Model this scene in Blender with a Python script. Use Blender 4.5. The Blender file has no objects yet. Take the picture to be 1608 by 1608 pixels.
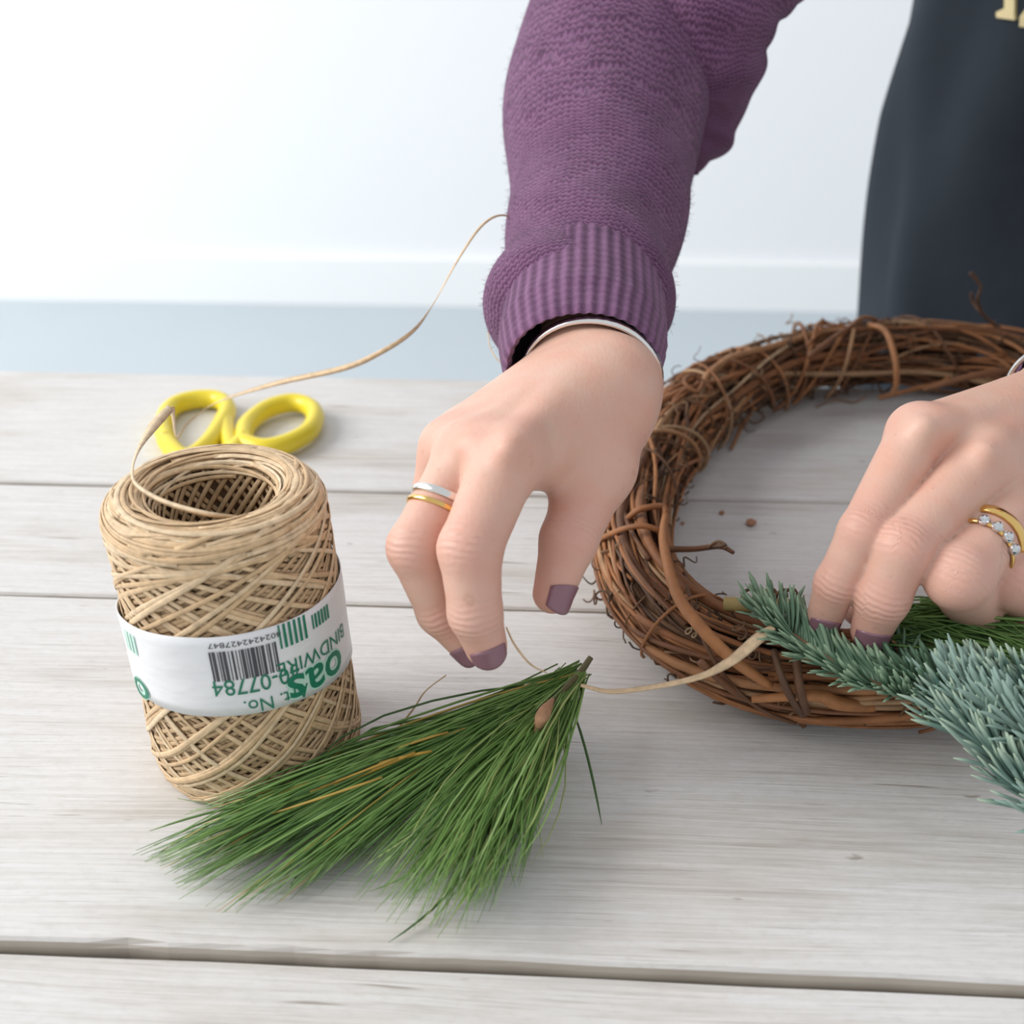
import bpy, bmesh, math, random
import numpy as np
from mathutils import Vector, Matrix

random.seed(7)
rng = np.random.default_rng(11)
scene = bpy.context.scene
COL = scene.collection
TZ = 0.75                       # height of the table top above the floor
PITCH = math.radians(29.0)
FOC = 1850.0                    # focal length in pixels of the 1608 px frame
CAMH = 0.34                     # camera height above the table top

# ------------------------------------------------------------------ camera
cam_d = bpy.data.cameras.new('camera')
cam = bpy.data.objects.new('camera', cam_d)
COL.objects.link(cam)
cam_d.sensor_width = 36.0
cam_d.lens = 36.0 * FOC / 1608.0
cam.location = (0, 0, TZ + CAMH)
cam.rotation_euler = (math.pi / 2 - PITCH, 0, 0)
cam_d.clip_start = 0.02
cam_d.dof.use_dof = True
cam_d.dof.focus_distance = 0.50
cam_d.dof.aperture_fstop = 9.0
scene.camera = cam

# ------------------------------------------------------------------ light
world = bpy.data.worlds.new('daylight')
scene.world = world
world.use_nodes = True
bg = world.node_tree.nodes['Background']
bg.inputs['Color'].default_value = (0.935, 0.965, 1.0, 1)
bg.inputs['Strength'].default_value = 0.76

def area(name, loc, target, size, size_y, power, color):
    l = bpy.data.lights.new(name, 'AREA')
    l.shape = 'RECTANGLE'
    l.size, l.size_y, l.energy, l.color = size, size_y, power, color
    o = bpy.data.objects.new(name, l)
    COL.objects.link(o)
    o.location = loc
    d = Vector(target) - Vector(loc)
    o.rotation_euler = d.to_track_quat('-Z', 'Y').to_euler()
    return o

area('window_daylight', (-3.4, 0.55, TZ + 2.35), (0.1, 0.6, TZ), 2.8, 2.2, 150, (1.0, 0.975, 0.94))
area('wall_fill_light', (-3.9, 0.9, TZ + 1.5), (1.6, 3.2, TZ), 2.4, 2.0, 48, (1.0, 0.99, 0.97))  # fill lamp added out of view to brighten the back wall evenly

scene.view_settings.view_transform = 'Standard'
scene.view_settings.look = 'None'
scene.view_settings.gamma = 1.0
scene.view_settings.use_curve_mapping = False
scene.view_settings.exposure = -0.07

# ------------------------------------------------------------------ helpers
CP, SP = math.cos(PITCH), math.sin(PITCH)
KD = FOC / 1708.0

def ground(px, py, z=0.0):
    """world point z metres above the table top seen at a pixel of the photograph"""
    a = (804 - py) / FOC
    d = (z - CAMH) / (a * CP - SP)
    return np.array([(px - 804) / FOC * d, d * (CP + a * SP), TZ + z])

def at(px, py, d):
    """world point at distance d along the optical axis"""
    a = (804 - py) / FOC
    return np.array([(px - 804) / FOC * d, d * (CP + a * SP), TZ + CAMH + d * (a * CP - SP)])

def J(px, py, d):
    return at(px, py, d * KD)

def rad(rpx, d):
    return rpx * d * KD / FOC

def unit(v):
    v = np.asarray(v, float)
    return v / max(np.linalg.norm(v), 1e-12)

VIEW = np.array([0, CP, -SP])

def mesh_from(name, V, F, smooth=True, attrs=None, uv=None):
    me = bpy.data.meshes.new(name)
    V = np.asarray(V, np.float32)
    if isinstance(F, np.ndarray) and F.ndim == 2:
        k = F.shape[1]; n = len(F)
        me.vertices.add(len(V)); me.vertices.foreach_set('co', V.ravel())
        me.loops.add(n * k); me.loops.foreach_set('vertex_index', F.astype(np.int32).ravel())
        me.polygons.add(n)
        me.polygons.foreach_set('loop_start', np.arange(0, n * k, k, dtype=np.int32))
        me.update(calc_edges=True)
        me.validate()
    else:
        me.from_pydata([tuple(v) for v in V], [], [tuple(int(i) for i in f) for f in F])
        me.update()
    if smooth:
        me.polygons.foreach_set('use_smooth', np.ones(len(me.polygons), bool))
    for k, a in (attrs or {}).items():
        at_ = me.attributes.new(k, 'FLOAT', 'POINT')
        at_.data.foreach_set('value', np.asarray(a, np.float32))
    if uv is not None:
        l = me.uv_layers.new(name='UVMap')
        vi = np.empty(len(me.loops), np.int32); me.loops.foreach_get('vertex_index', vi)
        l.data.foreach_set('uv', np.asarray(uv, np.float32)[vi].ravel())
    return me

def obj(name, me, mat=None, parent=None, label=None):
    o = bpy.data.objects.new(name, me)
    COL.objects.link(o)
    if mat is not None and me is not None and len(me.materials) == 0:
        me.materials.append(mat)
    if parent is not None:
        o.parent = parent
        o.matrix_parent_inverse = parent.matrix_basis.inverted()
    if label:
        o['label'] = label
    return o

def thing(name, label, cat, loc, rot=(0, 0, 0), group=None):
    o = bpy.data.objects.new(name, None)
    COL.objects.link(o)
    o.location = loc
    o.rotation_euler = rot
    o.empty_display_size = 0.02
    o['label'] = label; o['category'] = cat
    if group:
        o['group'] = group
    return o

def tag(o, label, cat, group=None):
    o['label'] = label; o['category'] = cat
    if group: o['group'] = group
    return o

class MB:
    """collects pieces of geometry into ONE mesh"""
    def __init__(self):
        self.V, self.F, self.A, self.n = [], [], [], 0
    def add(self, V, F, shade=0.5):
        V = np.asarray(V, float)
        self.V.append(V)
        for f in F:
            self.F.append(tuple(int(i) + self.n for i in f))
        self.A.append(np.full(len(V), shade))
        self.n += len(V)
    def mesh(self, name, smooth=True):
        return mesh_from(name, np.concatenate(self.V), self.F, smooth, {'shade': np.concatenate(self.A)})

def frames(path):
    P = np.asarray(path, float)
    T = np.gradient(P, axis=0)
    T /= np.maximum(np.linalg.norm(T, axis=1, keepdims=True), 1e-12)
    N = np.zeros_like(P)
    ref = np.array([0, 0, 1.0]) if abs(T[0, 2]) < 0.9 else np.array([1.0, 0, 0])
    n = ref - T[0] * ref.dot(T[0]); n /= np.linalg.norm(n)
    for i in range(len(P)):
        n = n - T[i] * n.dot(T[i]); n /= max(np.linalg.norm(n), 1e-9)
        N[i] = n
    return P, T, N, np.cross(T, N)

def tube(path, r, sides=6, caps=True, flat=1.0, phase=0.0):
    P, T, N, B = frames(path)
    n = len(P)
    r = np.broadcast_to(np.asarray(r, float), (n,))
    a = np.arange(sides) / sides * 2 * math.pi + phase
    V = (P[:, None] + r[:, None, None] * (np.cos(a)[None, :, None] * N[:, None] + flat * np.sin(a)[None, :, None] * B[:, None])).reshape(-1, 3)
    F = []
    for i in range(n - 1):
        for j in range(sides):
            k = (j + 1) % sides
            F.append((i * sides + j, i * sides + k, (i + 1) * sides + k, (i + 1) * sides + j))
    if caps:
        F.append(tuple(range(sides))[::-1])
        F.append(tuple((n - 1) * sides + j for j in range(sides)))
    return V, F

def ribbon(path, normals, w, th):
    """a flat domed strip lying on a surface with the given normals"""
    P = np.asarray(path, float); N = np.asarray(normals, float)
    T = np.gradient(P, axis=0)
    T /= np.maximum(np.linalg.norm(T, axis=1, keepdims=True), 1e-12)
    S = np.cross(N, T); S /= np.maximum(np.linalg.norm(S, axis=1, keepdims=True), 1e-12)
    n = len(P)
    w = np.broadcast_to(np.asarray(w, float), (n,))[:, None]
    prof = [(-0.5, 0.0), (-0.25, 0.8), (0.25, 0.8), (0.5, 0.0), (0.0, -0.5)]
    V = np.stack([P + S * w * a + N * th * b for a, b in prof], 1).reshape(-1, 3)
    k = len(prof); F = []
    for i in range(n - 1):
        for j in range(k):
            q = (j + 1) % k
            F.append((i * k + j, i * k + q, (i + 1) * k + q, (i + 1) * k + j))
    F.append(tuple(range(k))[::-1]); F.append(tuple((n - 1) * k + j for j in range(k)))
    return V, F

def catmull(pts, n):
    P = np.asarray(pts, float)
    if P.ndim == 1: P = P[:, None]
    m = len(P)
    Q = np.vstack([2 * P[0] - P[1], P, 2 * P[-1] - P[-2]])
    t = np.linspace(0, m - 1 - 1e-9, n); i = t.astype(int); u = (t - i)[:, None]
    a, b, c, d = Q[i], Q[i + 1], Q[i + 2], Q[i + 3]
    R = 0.5 * (2 * b + (c - a) * u + (2 * a - 5 * b + 4 * c - d) * u ** 2 + (3 * b - a - 3 * c + d) * u ** 3)
    return R[:, 0] if R.shape[1] == 1 else R

def box(x0, x1, y0, y1, z0, z1):
    V = [(x, y, z) for x in (x0, x1) for y in (y0, y1) for z in (z0, z1)]
    F = [(0, 1, 3, 2), (4, 6, 7, 5), (0, 4, 5, 1), (2, 3, 7, 6), (0, 2, 6, 4), (1, 5, 7, 3)]
    return V, F

# ------------------------------------------------------------------ materials
class NT:
    def __init__(self, name, rough=0.6):
        self.m = bpy.data.materials.new(name); self.m.use_nodes = True
        self.t = self.m.node_tree; self.b = self.t.nodes['Principled BSDF']
        self.b.inputs['Roughness'].default_value = rough
    def n(self, kind, **kw):
        x = self.t.nodes.new(kind)
        for k, v in kw.items():
            if k in x.inputs.keys() and not hasattr(x, k): x.inputs[k].default_value = v
            elif hasattr(x, k): setattr(x, k, v)
            else: x.inputs[k].default_value = v
        return x
    def l(self, a, b): self.t.links.new(a, b)
    def coord(self, which='Object', scale=(1, 1, 1), rand=False):
        tc = self.n('ShaderNodeTexCoord'); mp = self.n('ShaderNodeMapping')
        mp.inputs['Scale'].default_value = scale
        self.l(tc.outputs[which], mp.inputs['Vector'])
        if rand:
            oi = self.n('ShaderNodeObjectInfo'); mu = self.n('ShaderNodeMath', operation='MULTIPLY'); mu.inputs[1].default_value = 37.0
            self.l(oi.outputs['Random'], mu.inputs[0])
            cb = self.n('ShaderNodeCombineXYZ')
            for i in range(3): self.l(mu.outputs[0], cb.inputs[i])
            self.l(cb.outputs[0], mp.inputs['Location'])
        return mp.outputs[0]
    def noise(self, vec, scale, detail=3, rough=0.5, dist=0.0):
        x = self.n('ShaderNodeTexNoise'); x.inputs['Scale'].default_value = scale
        x.inputs['Detail'].default_value = detail; x.inputs['Roughness'].default_value = rough; x.inputs['Distortion'].default_value = dist
        if vec is not None: self.l(vec, x.inputs['Vector'])
        return x.outputs['Fac']
    def ramp(self, fac, stops):
        x = self.n('ShaderNodeValToRGB'); e = x.color_ramp.elements
        while len(e) < len(stops): e.new(0.5)
        for s, (p, c) in zip(e, stops):
            s.position = p
            s.color = (c, c, c, 1) if isinstance(c, (int, float)) else (*c, 1)
        self.l(fac, x.inputs['Fac'])
        return x.outputs['Color']
    def mix(self, fac, a, b, mode='MIX'):
        x = self.n('ShaderNodeMixRGB', blend_type=mode)
        for s, v in ((x.inputs[0], fac), (x.inputs[1], a), (x.inputs[2], b)):
            if isinstance(v, (int, float)): s.default_value = v
            elif isinstance(v, tuple): s.default_value = (*v, 1)
            else: self.l(v, s)
        return x.outputs[0]
    def math(self, op, a, b=None, c=None):
        x = self.n('ShaderNodeMath', operation=op)
        for i, v in enumerate((a, b, c)):
            if v is None: continue
            if isinstance(v, (int, float)): x.inputs[i].default_value = v
            else: self.l(v, x.inputs[i])
        return x.outputs[0]
    def attr(self, name):
        x = self.n('ShaderNodeAttribute'); x.attribute_name = name
        return x.outputs['Fac']
    def color(self, c):
        if isinstance(c, tuple): self.b.inputs['Base Color'].default_value = (*c, 1)
        else: self.l(c, self.b.inputs['Base Color'])
    def bump(self, h, strength=0.3, dist=0.001):
        x = self.n('ShaderNodeBump'); x.inputs['Strength'].default_value = strength; x.inputs['Distance'].default_value = dist
        self.l(h, x.inputs['Height']); self.l(x.outputs[0], self.b.inputs['Normal'])

def mat_wood():
    t = NT('whitewashed_wood', 0.62)
    warp = t.noise(t.coord('Object', (2.0, 9, 9), True), 1.0, 2)
    tc = t.coord('Object', (1, 1, 1), True)
    sep = t.n('ShaderNodeSeparateXYZ'); t.l(tc, sep.inputs[0])
    yy = t.math('ADD', sep.outputs[1], t.math('MULTIPLY', warp, 0.030))
    cb = t.n('ShaderNodeCombineXYZ')
    t.l(t.math('MULTIPLY', sep.outputs[0], 4.0), cb.inputs[0]); t.l(t.math('MULTIPLY', yy, 150.0), cb.inputs[1])
    fine = t.noise(cb.outputs[0], 3.0, 4, 0.62)
    cb2 = t.n('ShaderNodeCombineXYZ')
    t.l(t.math('MULTIPLY', sep.outputs[0], 3.2), cb2.inputs[0]); t.l(t.math('MULTIPLY', yy, 80.0), cb2.inputs[1])
    lines = t.noise(cb2.outputs[0], 2.2, 3, 0.6)
    cb3 = t.n('ShaderNodeCombineXYZ')
    t.l(t.math('MULTIPLY', sep.outputs[0], 5.0), cb3.inputs[0]); t.l(t.math('MULTIPLY', yy, 330.0), cb3.inputs[1])
    hair = t.noise(cb3.outputs[0], 3.0, 3, 0.65)
    patch = t.noise(t.coord('Object', (3.2, 13, 8), True), 1.5, 5, 0.6)
    spots = t.noise(t.coord('Object', (60, 150, 60), True), 1.0, 2)
    brush = t.noise(t.coord('Object', (170, 420, 200), True), 1.0, 4, 0.7)
    white = t.mix(t.ramp(fine, [(0.30, 0.0), (0.60, 1.0)]), (0.625, 0.605, 0.585), (0.715, 0.705, 0.70))
    white = t.mix(t.ramp(brush, [(0.30, 0.45), (0.52, 0.0)]), white, (0.56, 0.54, 0.515))
    wear = t.ramp(patch, [(0.50, 0.0), (0.72, 0.80)])
    c = t.mix(wear, white, t.mix(t.ramp(fine, [(0.35, 0.0), (0.65, 1.0)]), (0.39, 0.345, 0.295), (0.63, 0.59, 0.54)))
    c = t.mix(t.ramp(hair, [(0.32, 0.50), (0.43, 0.0)]), c, (0.36, 0.32, 0.285))
    crack = t.ramp(lines, [(0.29, 0.85), (0.335, 0.0)])
    c = t.mix(crack, c, (0.30, 0.255, 0.22))
    c = t.mix(t.ramp(spots, [(0.20, 0.7), (0.27, 0.0)]), c, (0.28, 0.22, 0.18))
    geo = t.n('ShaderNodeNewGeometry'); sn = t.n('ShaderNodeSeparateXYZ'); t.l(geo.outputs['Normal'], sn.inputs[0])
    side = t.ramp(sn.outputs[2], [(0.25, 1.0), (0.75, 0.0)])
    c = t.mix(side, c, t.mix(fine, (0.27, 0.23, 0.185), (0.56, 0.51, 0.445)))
    t.color(c)
    h = t.math('ADD', t.math('MULTIPLY', fine, 0.6), t.math('ADD', t.math('MULTIPLY', lines, 0.7), t.math('MULTIPLY', hair, 0.5)))
    t.bump(h, 0.35, 0.0012)
    return t.m

def mat_simple(name, col, rough=0.5, metal=0.0, noise_amt=0.0, nscale=80, bump=0.0, sheen=0.0):
    t = NT(name, rough)
    t.b.inputs['Metallic'].default_value = metal
    nz = t.noise(t.coord('Object'), nscale, 4)
    lo = tuple(max(c * (1 - noise_amt), 0) for c in col); hi = tuple(min(c * (1 + noise_amt), 1) for c in col)
    t.color(t.mix(nz, lo, hi))
    if bump: t.bump(nz, bump, 0.001)
    if sheen:
        t.b.inputs['Sheen Weight'].default_value = sheen
    return t.m

def mat_ramp_random(name, stops, rough=0.6, streak=None, use_attr=False, bump=0.25, trans=0.0):
    """one colour per object (or per piece, through the attribute 'shade'), with fine streaks"""
    t = NT(name, rough)
    if use_attr: f = t.attr('shade')
    else: f = t.n('ShaderNodeObjectInfo').outputs['Random']
    c = t.ramp(f, stops)
    if streak:
        nz = t.noise(t.coord('Object', streak), 1.0, 3, 0.6)
        c = t.mix(0.75, c, t.ramp(nz, [(0.3, 0.62), (0.65, 1.0)]), 'MULTIPLY')
        t.bump(nz, bump, 0.0006)
    t.color(c)
    return t.m

def mat_skin():
    t = NT('skin', 0.48)
    n1 = t.noise(t.coord('Object'), 55, 4, 0.55)
    n2 = t.noise(t.coord('Object'), 170, 3)
    c = t.mix(t.ramp(n1, [(0.35, 0.0), (0.7, 1.0)]), (0.68, 0.445, 0.35), (0.68, 0.385, 0.295))
    c = t.mix(t.math('MULTIPLY', t.attr('red'), 0.75), c, (0.66, 0.33, 0.275))
    c = t.mix(t.ramp(n2, [(0.66, 0.0), (0.75, 0.35)]), c, (0.48, 0.25, 0.18))
    t.color(c)
    t.b.inputs['Subsurface Weight'].default_value = 0.18
    t.b.inputs['Subsurface Radius'].default_value = (1.0, 0.35, 0.2)
    t.b.inputs['Subsurface Scale'].default_value = 0.004
    t.b.inputs['Specular IOR Level'].default_value = 0.4
    # skin folds across the finger joints plus fine lines over the back of the hand
    cr = t.math('SINE', t.math('ADD', t.math('MULTIPLY', t.attr('fold'), 2.3), t.math('MULTIPLY', t.noise(t.coord('Object'), 130, 2), 7.0)))
    cr = t.math('MULTIPLY', cr, t.attr('crease'))
    fl = t.noise(t.coord('Object', (1, 0.35, 1)), 620, 3, 0.6)
    h = t.math('ADD', t.math('MULTIPLY', cr, 0.38), t.math('MULTIPLY', fl, 0.42))
    t.bump(h, 0.42, 0.0009)
    return t.m

def mat_knit(name, col_lo, col_hi, rib=False, rows=95.0, cols=92.0):
    t = NT(name, 0.9)
    uvn = t.n('ShaderNodeUVMap'); uvn.uv_map = 'UVMap'
    sep = t.n('ShaderNodeSeparateXYZ'); t.l(uvn.outputs[0], sep.inputs[0])
    nz = t.noise(t.coord('Object'), 45, 4, 0.6)
    fz = t.noise(t.coord('Object'), 700, 3, 0.7)
    if rib:
        h = t.math('SINE', t.math('MULTIPLY', sep.outputs[0], 2 * math.pi * 40 ))
        st = t.math('SINE', t.math('MULTIPLY', sep.outputs[1], 2 * math.pi * 14))
        h = t.math('ADD', h, t.math('MULTIPLY', st, 0.25))
    else:
        u = t.math('MULTIPLY', sep.outputs[0], cols)
        tri = t.math('PINGPONG', u, 0.5)
        v = t.math('ADD', t.math('MULTIPLY', sep.outputs[1], rows), t.math('MULTIPLY', tri, 0.7))
        v = t.math('ADD', v, t.math('MULTIPLY', nz, 5.0))
        h = t.math('SINE', t.math('MULTIPLY', v, 2 * math.pi))
        col_ = t.math('COSINE', t.math('MULTIPLY', u, 2 * math.pi))
        h = t.math('ADD', h, t.math('MULTIPLY', col_, 0.22))
    f = t.math('ADD', t.math('MULTIPLY', h, 0.16), t.math('ADD', t.math('MULTIPLY', nz, 0.5), t.math('MULTIPLY', fz, 0.35)))
    c = t.mix(t.ramp(f, [(0.15, 0.0), (0.75, 1.0)]), col_lo, col_hi)
    t.color(c)
    t.b.inputs['Sheen Weight'].default_value = 0.12
    t.b.inputs['Sheen Roughness'].default_value = 0.5
    t.b.inputs['Specular IOR Level'].default_value = 0.15
    t.bump(t.math('ADD', h, t.math('MULTIPLY', fz, 1.8)), 0.30 if rib else 0.36, 0.0010)
    return t.m

M = {}
M['wood'] = mat_wood()
M['wall'] = mat_simple('white_wall_paint', (0.90, 0.92, 0.94), 0.8, 0, 0.01, 3)
M['base'] = mat_simple('white_gloss_paint', (0.92, 0.94, 0.95), 0.5, 0, 0.01, 3)
M['floor'] = mat_simple('pale_grey_floor', (0.50, 0.56, 0.605), 0.5, 0, 0.03, 4)
M['skin'] = mat_skin()
M['nail'] = mat_simple('mauve_nail_varnish', (0.26, 0.135, 0.17), 0.16, 0, 0.08, 200)
M['gold'] = mat_simple('gold', (0.83, 0.56, 0.20), 0.16, 1.0, 0.03, 50)
M['silver'] = mat_simple('silver', (0.80, 0.79, 0.77), 0.2, 1.0, 0.03, 50)
M['gem'] = mat_simple('cut_clear_stone', (0.66, 0.68, 0.70), 0.05, 1.0, 0.45, 700)
M['knit'] = mat_knit('purple_knit', (0.075, 0.030, 0.070), (0.245, 0.118, 0.225))
M['rib'] = mat_knit('purple_rib_knit', (0.085, 0.036, 0.080), (0.25, 0.125, 0.235), True)
def mat_apron():
    t = NT('dark_cotton', 0.85)
    nz = t.noise(t.coord('Object'), 9, 4, 0.55)
    wv = t.noise(t.coord('Object', (1, 1, 0.4)), 900, 2)
    c = t.mix(nz, (0.014, 0.019, 0.027), (0.026, 0.034, 0.045))
    t.color(c)
    t.b.inputs['Specular IOR Level'].default_value = 0.2
    t.bump(t.math('ADD', t.math('MULTIPLY', nz, 6.0), t.math('MULTIPLY', wv, 0.3)), 0.35, 0.002)
    return t.m
M['apron'] = mat_apron()
M['letter'] = mat_simple('pale_gold_print', (0.66, 0.55, 0.30), 0.6, 0, 0.05, 60)
M['trouser'] = mat_simple('dark_trouser_cloth', (0.03, 0.03, 0.04), 0.9, 0, 0.1, 60)
M['raffia'] = mat_ramp_random('paper_raffia', [(0.0, (0.66, 0.455, 0.255)), (0.5, (0.755, 0.55, 0.335)), (1.0, (0.82, 0.645, 0.435))], 0.55, (260, 260, 260), bump=0.1)
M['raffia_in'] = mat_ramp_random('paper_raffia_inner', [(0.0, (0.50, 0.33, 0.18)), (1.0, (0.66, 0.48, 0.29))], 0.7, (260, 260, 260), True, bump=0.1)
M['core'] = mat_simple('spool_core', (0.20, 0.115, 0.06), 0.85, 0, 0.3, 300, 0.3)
def mat_band():
    t = NT('thin_white_paper', 0.32)
    nz = t.noise(t.coord('Object', (1, 1, 2.5)), 40, 3)
    t.color(t.mix(nz, (0.74, 0.76, 0.79), (0.86, 0.87, 0.89)))
    t.bump(nz, 0.25, 0.004)
    return t.m
M['band'] = mat_band()
M['ink'] = mat_simple('black_ink', (0.06, 0.06, 0.075), 0.5, 0, 0.2, 400)
M['green_ink'] = mat_simple('green_ink', (0.012, 0.20, 0.115), 0.45, 0, 0.15, 300)
M['mint'] = mat_simple('mint_ink', (0.52, 0.80, 0.68), 0.45, 0, 0.05, 300)
M['yellow'] = mat_simple('yellow_plastic', (0.82, 0.66, 0.035), 0.35, 0, 0.03, 60)
M['steel'] = mat_simple('steel', (0.55, 0.56, 0.58), 0.28, 1.0, 0.05, 90)
M['vine'] = mat_ramp_random('grapevine_bark', [(0.0, (0.10, 0.050, 0.026)), (0.2, (0.20, 0.082, 0.034)), (0.5, (0.33, 0.132, 0.046)), (0.8, (0.40, 0.175, 0.066)), (0.93, (0.42, 0.245, 0.125)), (1.0, (0.50, 0.36, 0.22))], 0.65, (110, 110, 110))
M['vine_orange'] = mat_simple('orange_vine_bark', (0.36, 0.150, 0.052), 0.6, 0, 0.35, 160, 0.3)
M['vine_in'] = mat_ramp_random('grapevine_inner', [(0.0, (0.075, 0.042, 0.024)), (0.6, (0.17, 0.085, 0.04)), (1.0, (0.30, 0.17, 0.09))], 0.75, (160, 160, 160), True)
M['tendril'] = mat_ramp_random('vine_tendril', [(0.0, (0.09, 0.052, 0.032)), (0.7, (0.19, 0.105, 0.055)), (1.0, (0.36, 0.25, 0.15))], 0.7)
M['cutwood'] = mat_simple('olive_twig', (0.36, 0.27, 0.10), 0.6, 0, 0.2, 200)
def mat_fir(name, base_lo, base_hi, tip):
    t = NT(name, 0.5)
    r = t.n('ShaderNodeObjectInfo').outputs['Random']
    g = t.attr('shade')
    c = t.mix(r, base_lo, base_hi)
    c = t.mix(t.ramp(g, [(0.72, 0.0), (1.0, 0.8)]), c, tip)
    t.color(c)
    t.b.inputs['Specular IOR Level'].default_value = 0.35
    return t.m
M['fir'] = mat_fir('green_fir_needle', (0.075, 0.15, 0.09), (0.20, 0.315, 0.21), (0.31, 0.42, 0.28))
M['blue'] = mat_fir('blue_fir_needle', (0.095, 0.185, 0.155), (0.26, 0.375, 0.325), (0.43, 0.53, 0.40))
M['stem'] = mat_simple('brown_conifer_stem', (0.21, 0.12, 0.065), 0.8, 0, 0.3, 250, 0.4)
M['pine_stem'] = mat_simple('olive_pine_stem', (0.115, 0.10, 0.048), 0.8, 0, 0.3, 250, 0.4)
M['bud'] = mat_simple('pale_brown_pine_bud', (0.40, 0.22, 0.12), 0.75, 0, 0.35, 400, 0.5)
M['pine'] = mat_ramp_random('long_pine_needle', [(0.0, (0.035, 0.095, 0.026)), (0.45, (0.112, 0.225, 0.048)), (0.80, (0.21, 0.36, 0.095)), (0.93, (0.33, 0.48, 0.18)), (0.97, (0.46, 0.30, 0.06)), (1.0, (0.50, 0.30, 0.05))], 0.42, None, True)
M['crumb'] = mat_simple('bark_crumb', (0.42, 0.22, 0.13), 0.8, 0, 0.2, 300)

# ------------------------------------------------------------------ setting: floor, wall
def structure(name, V, F, mat, smooth=False):
    o = obj(name, mesh_from(name, V, F, smooth), mat)
    o['kind'] = 'structure'
    return o

V, F = box(-4.2, 4.2, -1.2, 3.35, -0.06, 0.0)
structure('floor', V, F, M['floor'])
YAW = math.atan(FOC / 36000.0)
WALL_Y = 3.16
def rotated(V, yaw, cx=0.0, cy=0.0):
    c, s = math.cos(yaw), math.sin(yaw)
    return [((x - cx) * c - (y - cy) * s + cx, (x - cx) * s + (y - cy) * c + cy, z) for x, y, z in V]
V, F = box(-4.0, 4.0, WALL_Y, WALL_Y + 0.1, 0.0, 3.0)
structure('wall_back', rotated(V, -0.045, 0, WALL_Y), F, M['wall'])
V, F = box(-4.0, 4.0, WALL_Y - 0.018, WALL_Y - 0.0005, 0.0, 0.13)
structure('baseboard_back', rotated(V, -0.045, 0, WALL_Y), F, M['base'])

# ------------------------------------------------------------------ table of whitewashed planks
def to_table(p):
    c, s = math.cos(YAW), math.sin(YAW)
    return p[0] * c - p[1] * s, p[0] * s + p[1] * c      # rotate by +YAW undoes the table's turn
table = thing('table', 'whitewashed plank table with worn grain and dark seams between its boards', 'table', (0, 0, 0), (0, 0, -YAW))
edges = [to_table(ground(0, y))[1] for y in (581, 757, 932, 1476)]
bounds = [(edges[1], edges[0], 0.0), (edges[2], edges[1], 0.0), (edges[3], edges[2], 0.0), (edges[3] - 0.20, edges[3], -0.005), (edges[3] - 0.40, edges[3] - 0.20, -0.002)]
def plank_mesh(w, seed, x0=-0.95, x1=1.15, th=0.030):
    r = np.random.default_rng(seed)
    n = 140
    xs = np.linspace(x0, x1, n)
    def wob(a):
        y = np.zeros(n)
        for k in (2, 5, 11, 23, 41):
            y += r.normal() * a / k ** 0.6 * np.sin(xs * k * 2.1 + r.uniform(0, 6))
        return y
    e0, e1 = wob(0.0009), wob(0.0009)
    chips0 = np.where(r.random(n) < 0.05, r.uniform(0.0005, 0.003, n), 0)
    ring = []
    g = 0.0007
    for i, x in enumerate(xs):
        a, b = e0[i] + g + chips0[i] * 0.5, w + e1[i] - g
        ring.append([(x, a, -th), (x, a, -0.004), (x, a + 0.0005, -0.0016 - chips0[i] * 0.5), (x, a + 0.0016, -0.0003), (x, a + 0.004, 0), (x, w * 0.35, 0.0003), (x, w * 0.65, 0.0002),
                     (x, b - 0.004, 0), (x, b - 0.0012, -0.0003), (x, b, -0.0018), (x, b, -0.004), (x, b, -th)])
    V = np.array(ring).reshape(-1, 3); k = 12; F = []
    for i in range(n - 1):
        for j in range(k):
            q = (j + 1) % k
            F.append((i * k + j, (i + 1) * k + j, (i + 1) * k + q, i * k + q))
    F.append(tuple(range(k))); F.append(tuple((n - 1) * k + j for j in range(k))[::-1])
    return mesh_from('plank', V, F, False)
for i, (a, b, dz) in enumerate(bounds):
    o = bpy.data.objects.new('plank', plank_mesh(b - a, 30 + i))
    COL.objects.link(o); o.data.materials.append(M['wood'])
    o.parent = table; o.location = (0.013 * i, a, TZ + dz)
ymid0, ymid1 = edges[3] - 0.36, edges[0] - 0.05
for x in (-0.86, 1.04):
    for y in (ymid0, ymid1):
        V, F = box(x - 0.03, x + 0.03, y - 0.03, y + 0.03, 0.0, TZ - 0.0355)
        o = obj('leg', mesh_from('leg', V, F, False), M['wood']); o.parent = table
for y in (ymid0, ymid1):
    V, F = box(-0.83, 1.01, y - 0.012, y + 0.012, TZ - 0.115, TZ - 0.0355)
    o = obj('rail', mesh_from('rail', V, F, False), M['wood']); o.parent = table

# ------------------------------------------------------------------ spool of raffia
SB = ground(410, 1168)
spool = thing('raffia_spool', 'tan paper raffia spool wound criss-cross, with a white printed paper band', 'spool', tuple(SB))
SH = 0.1215
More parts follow.
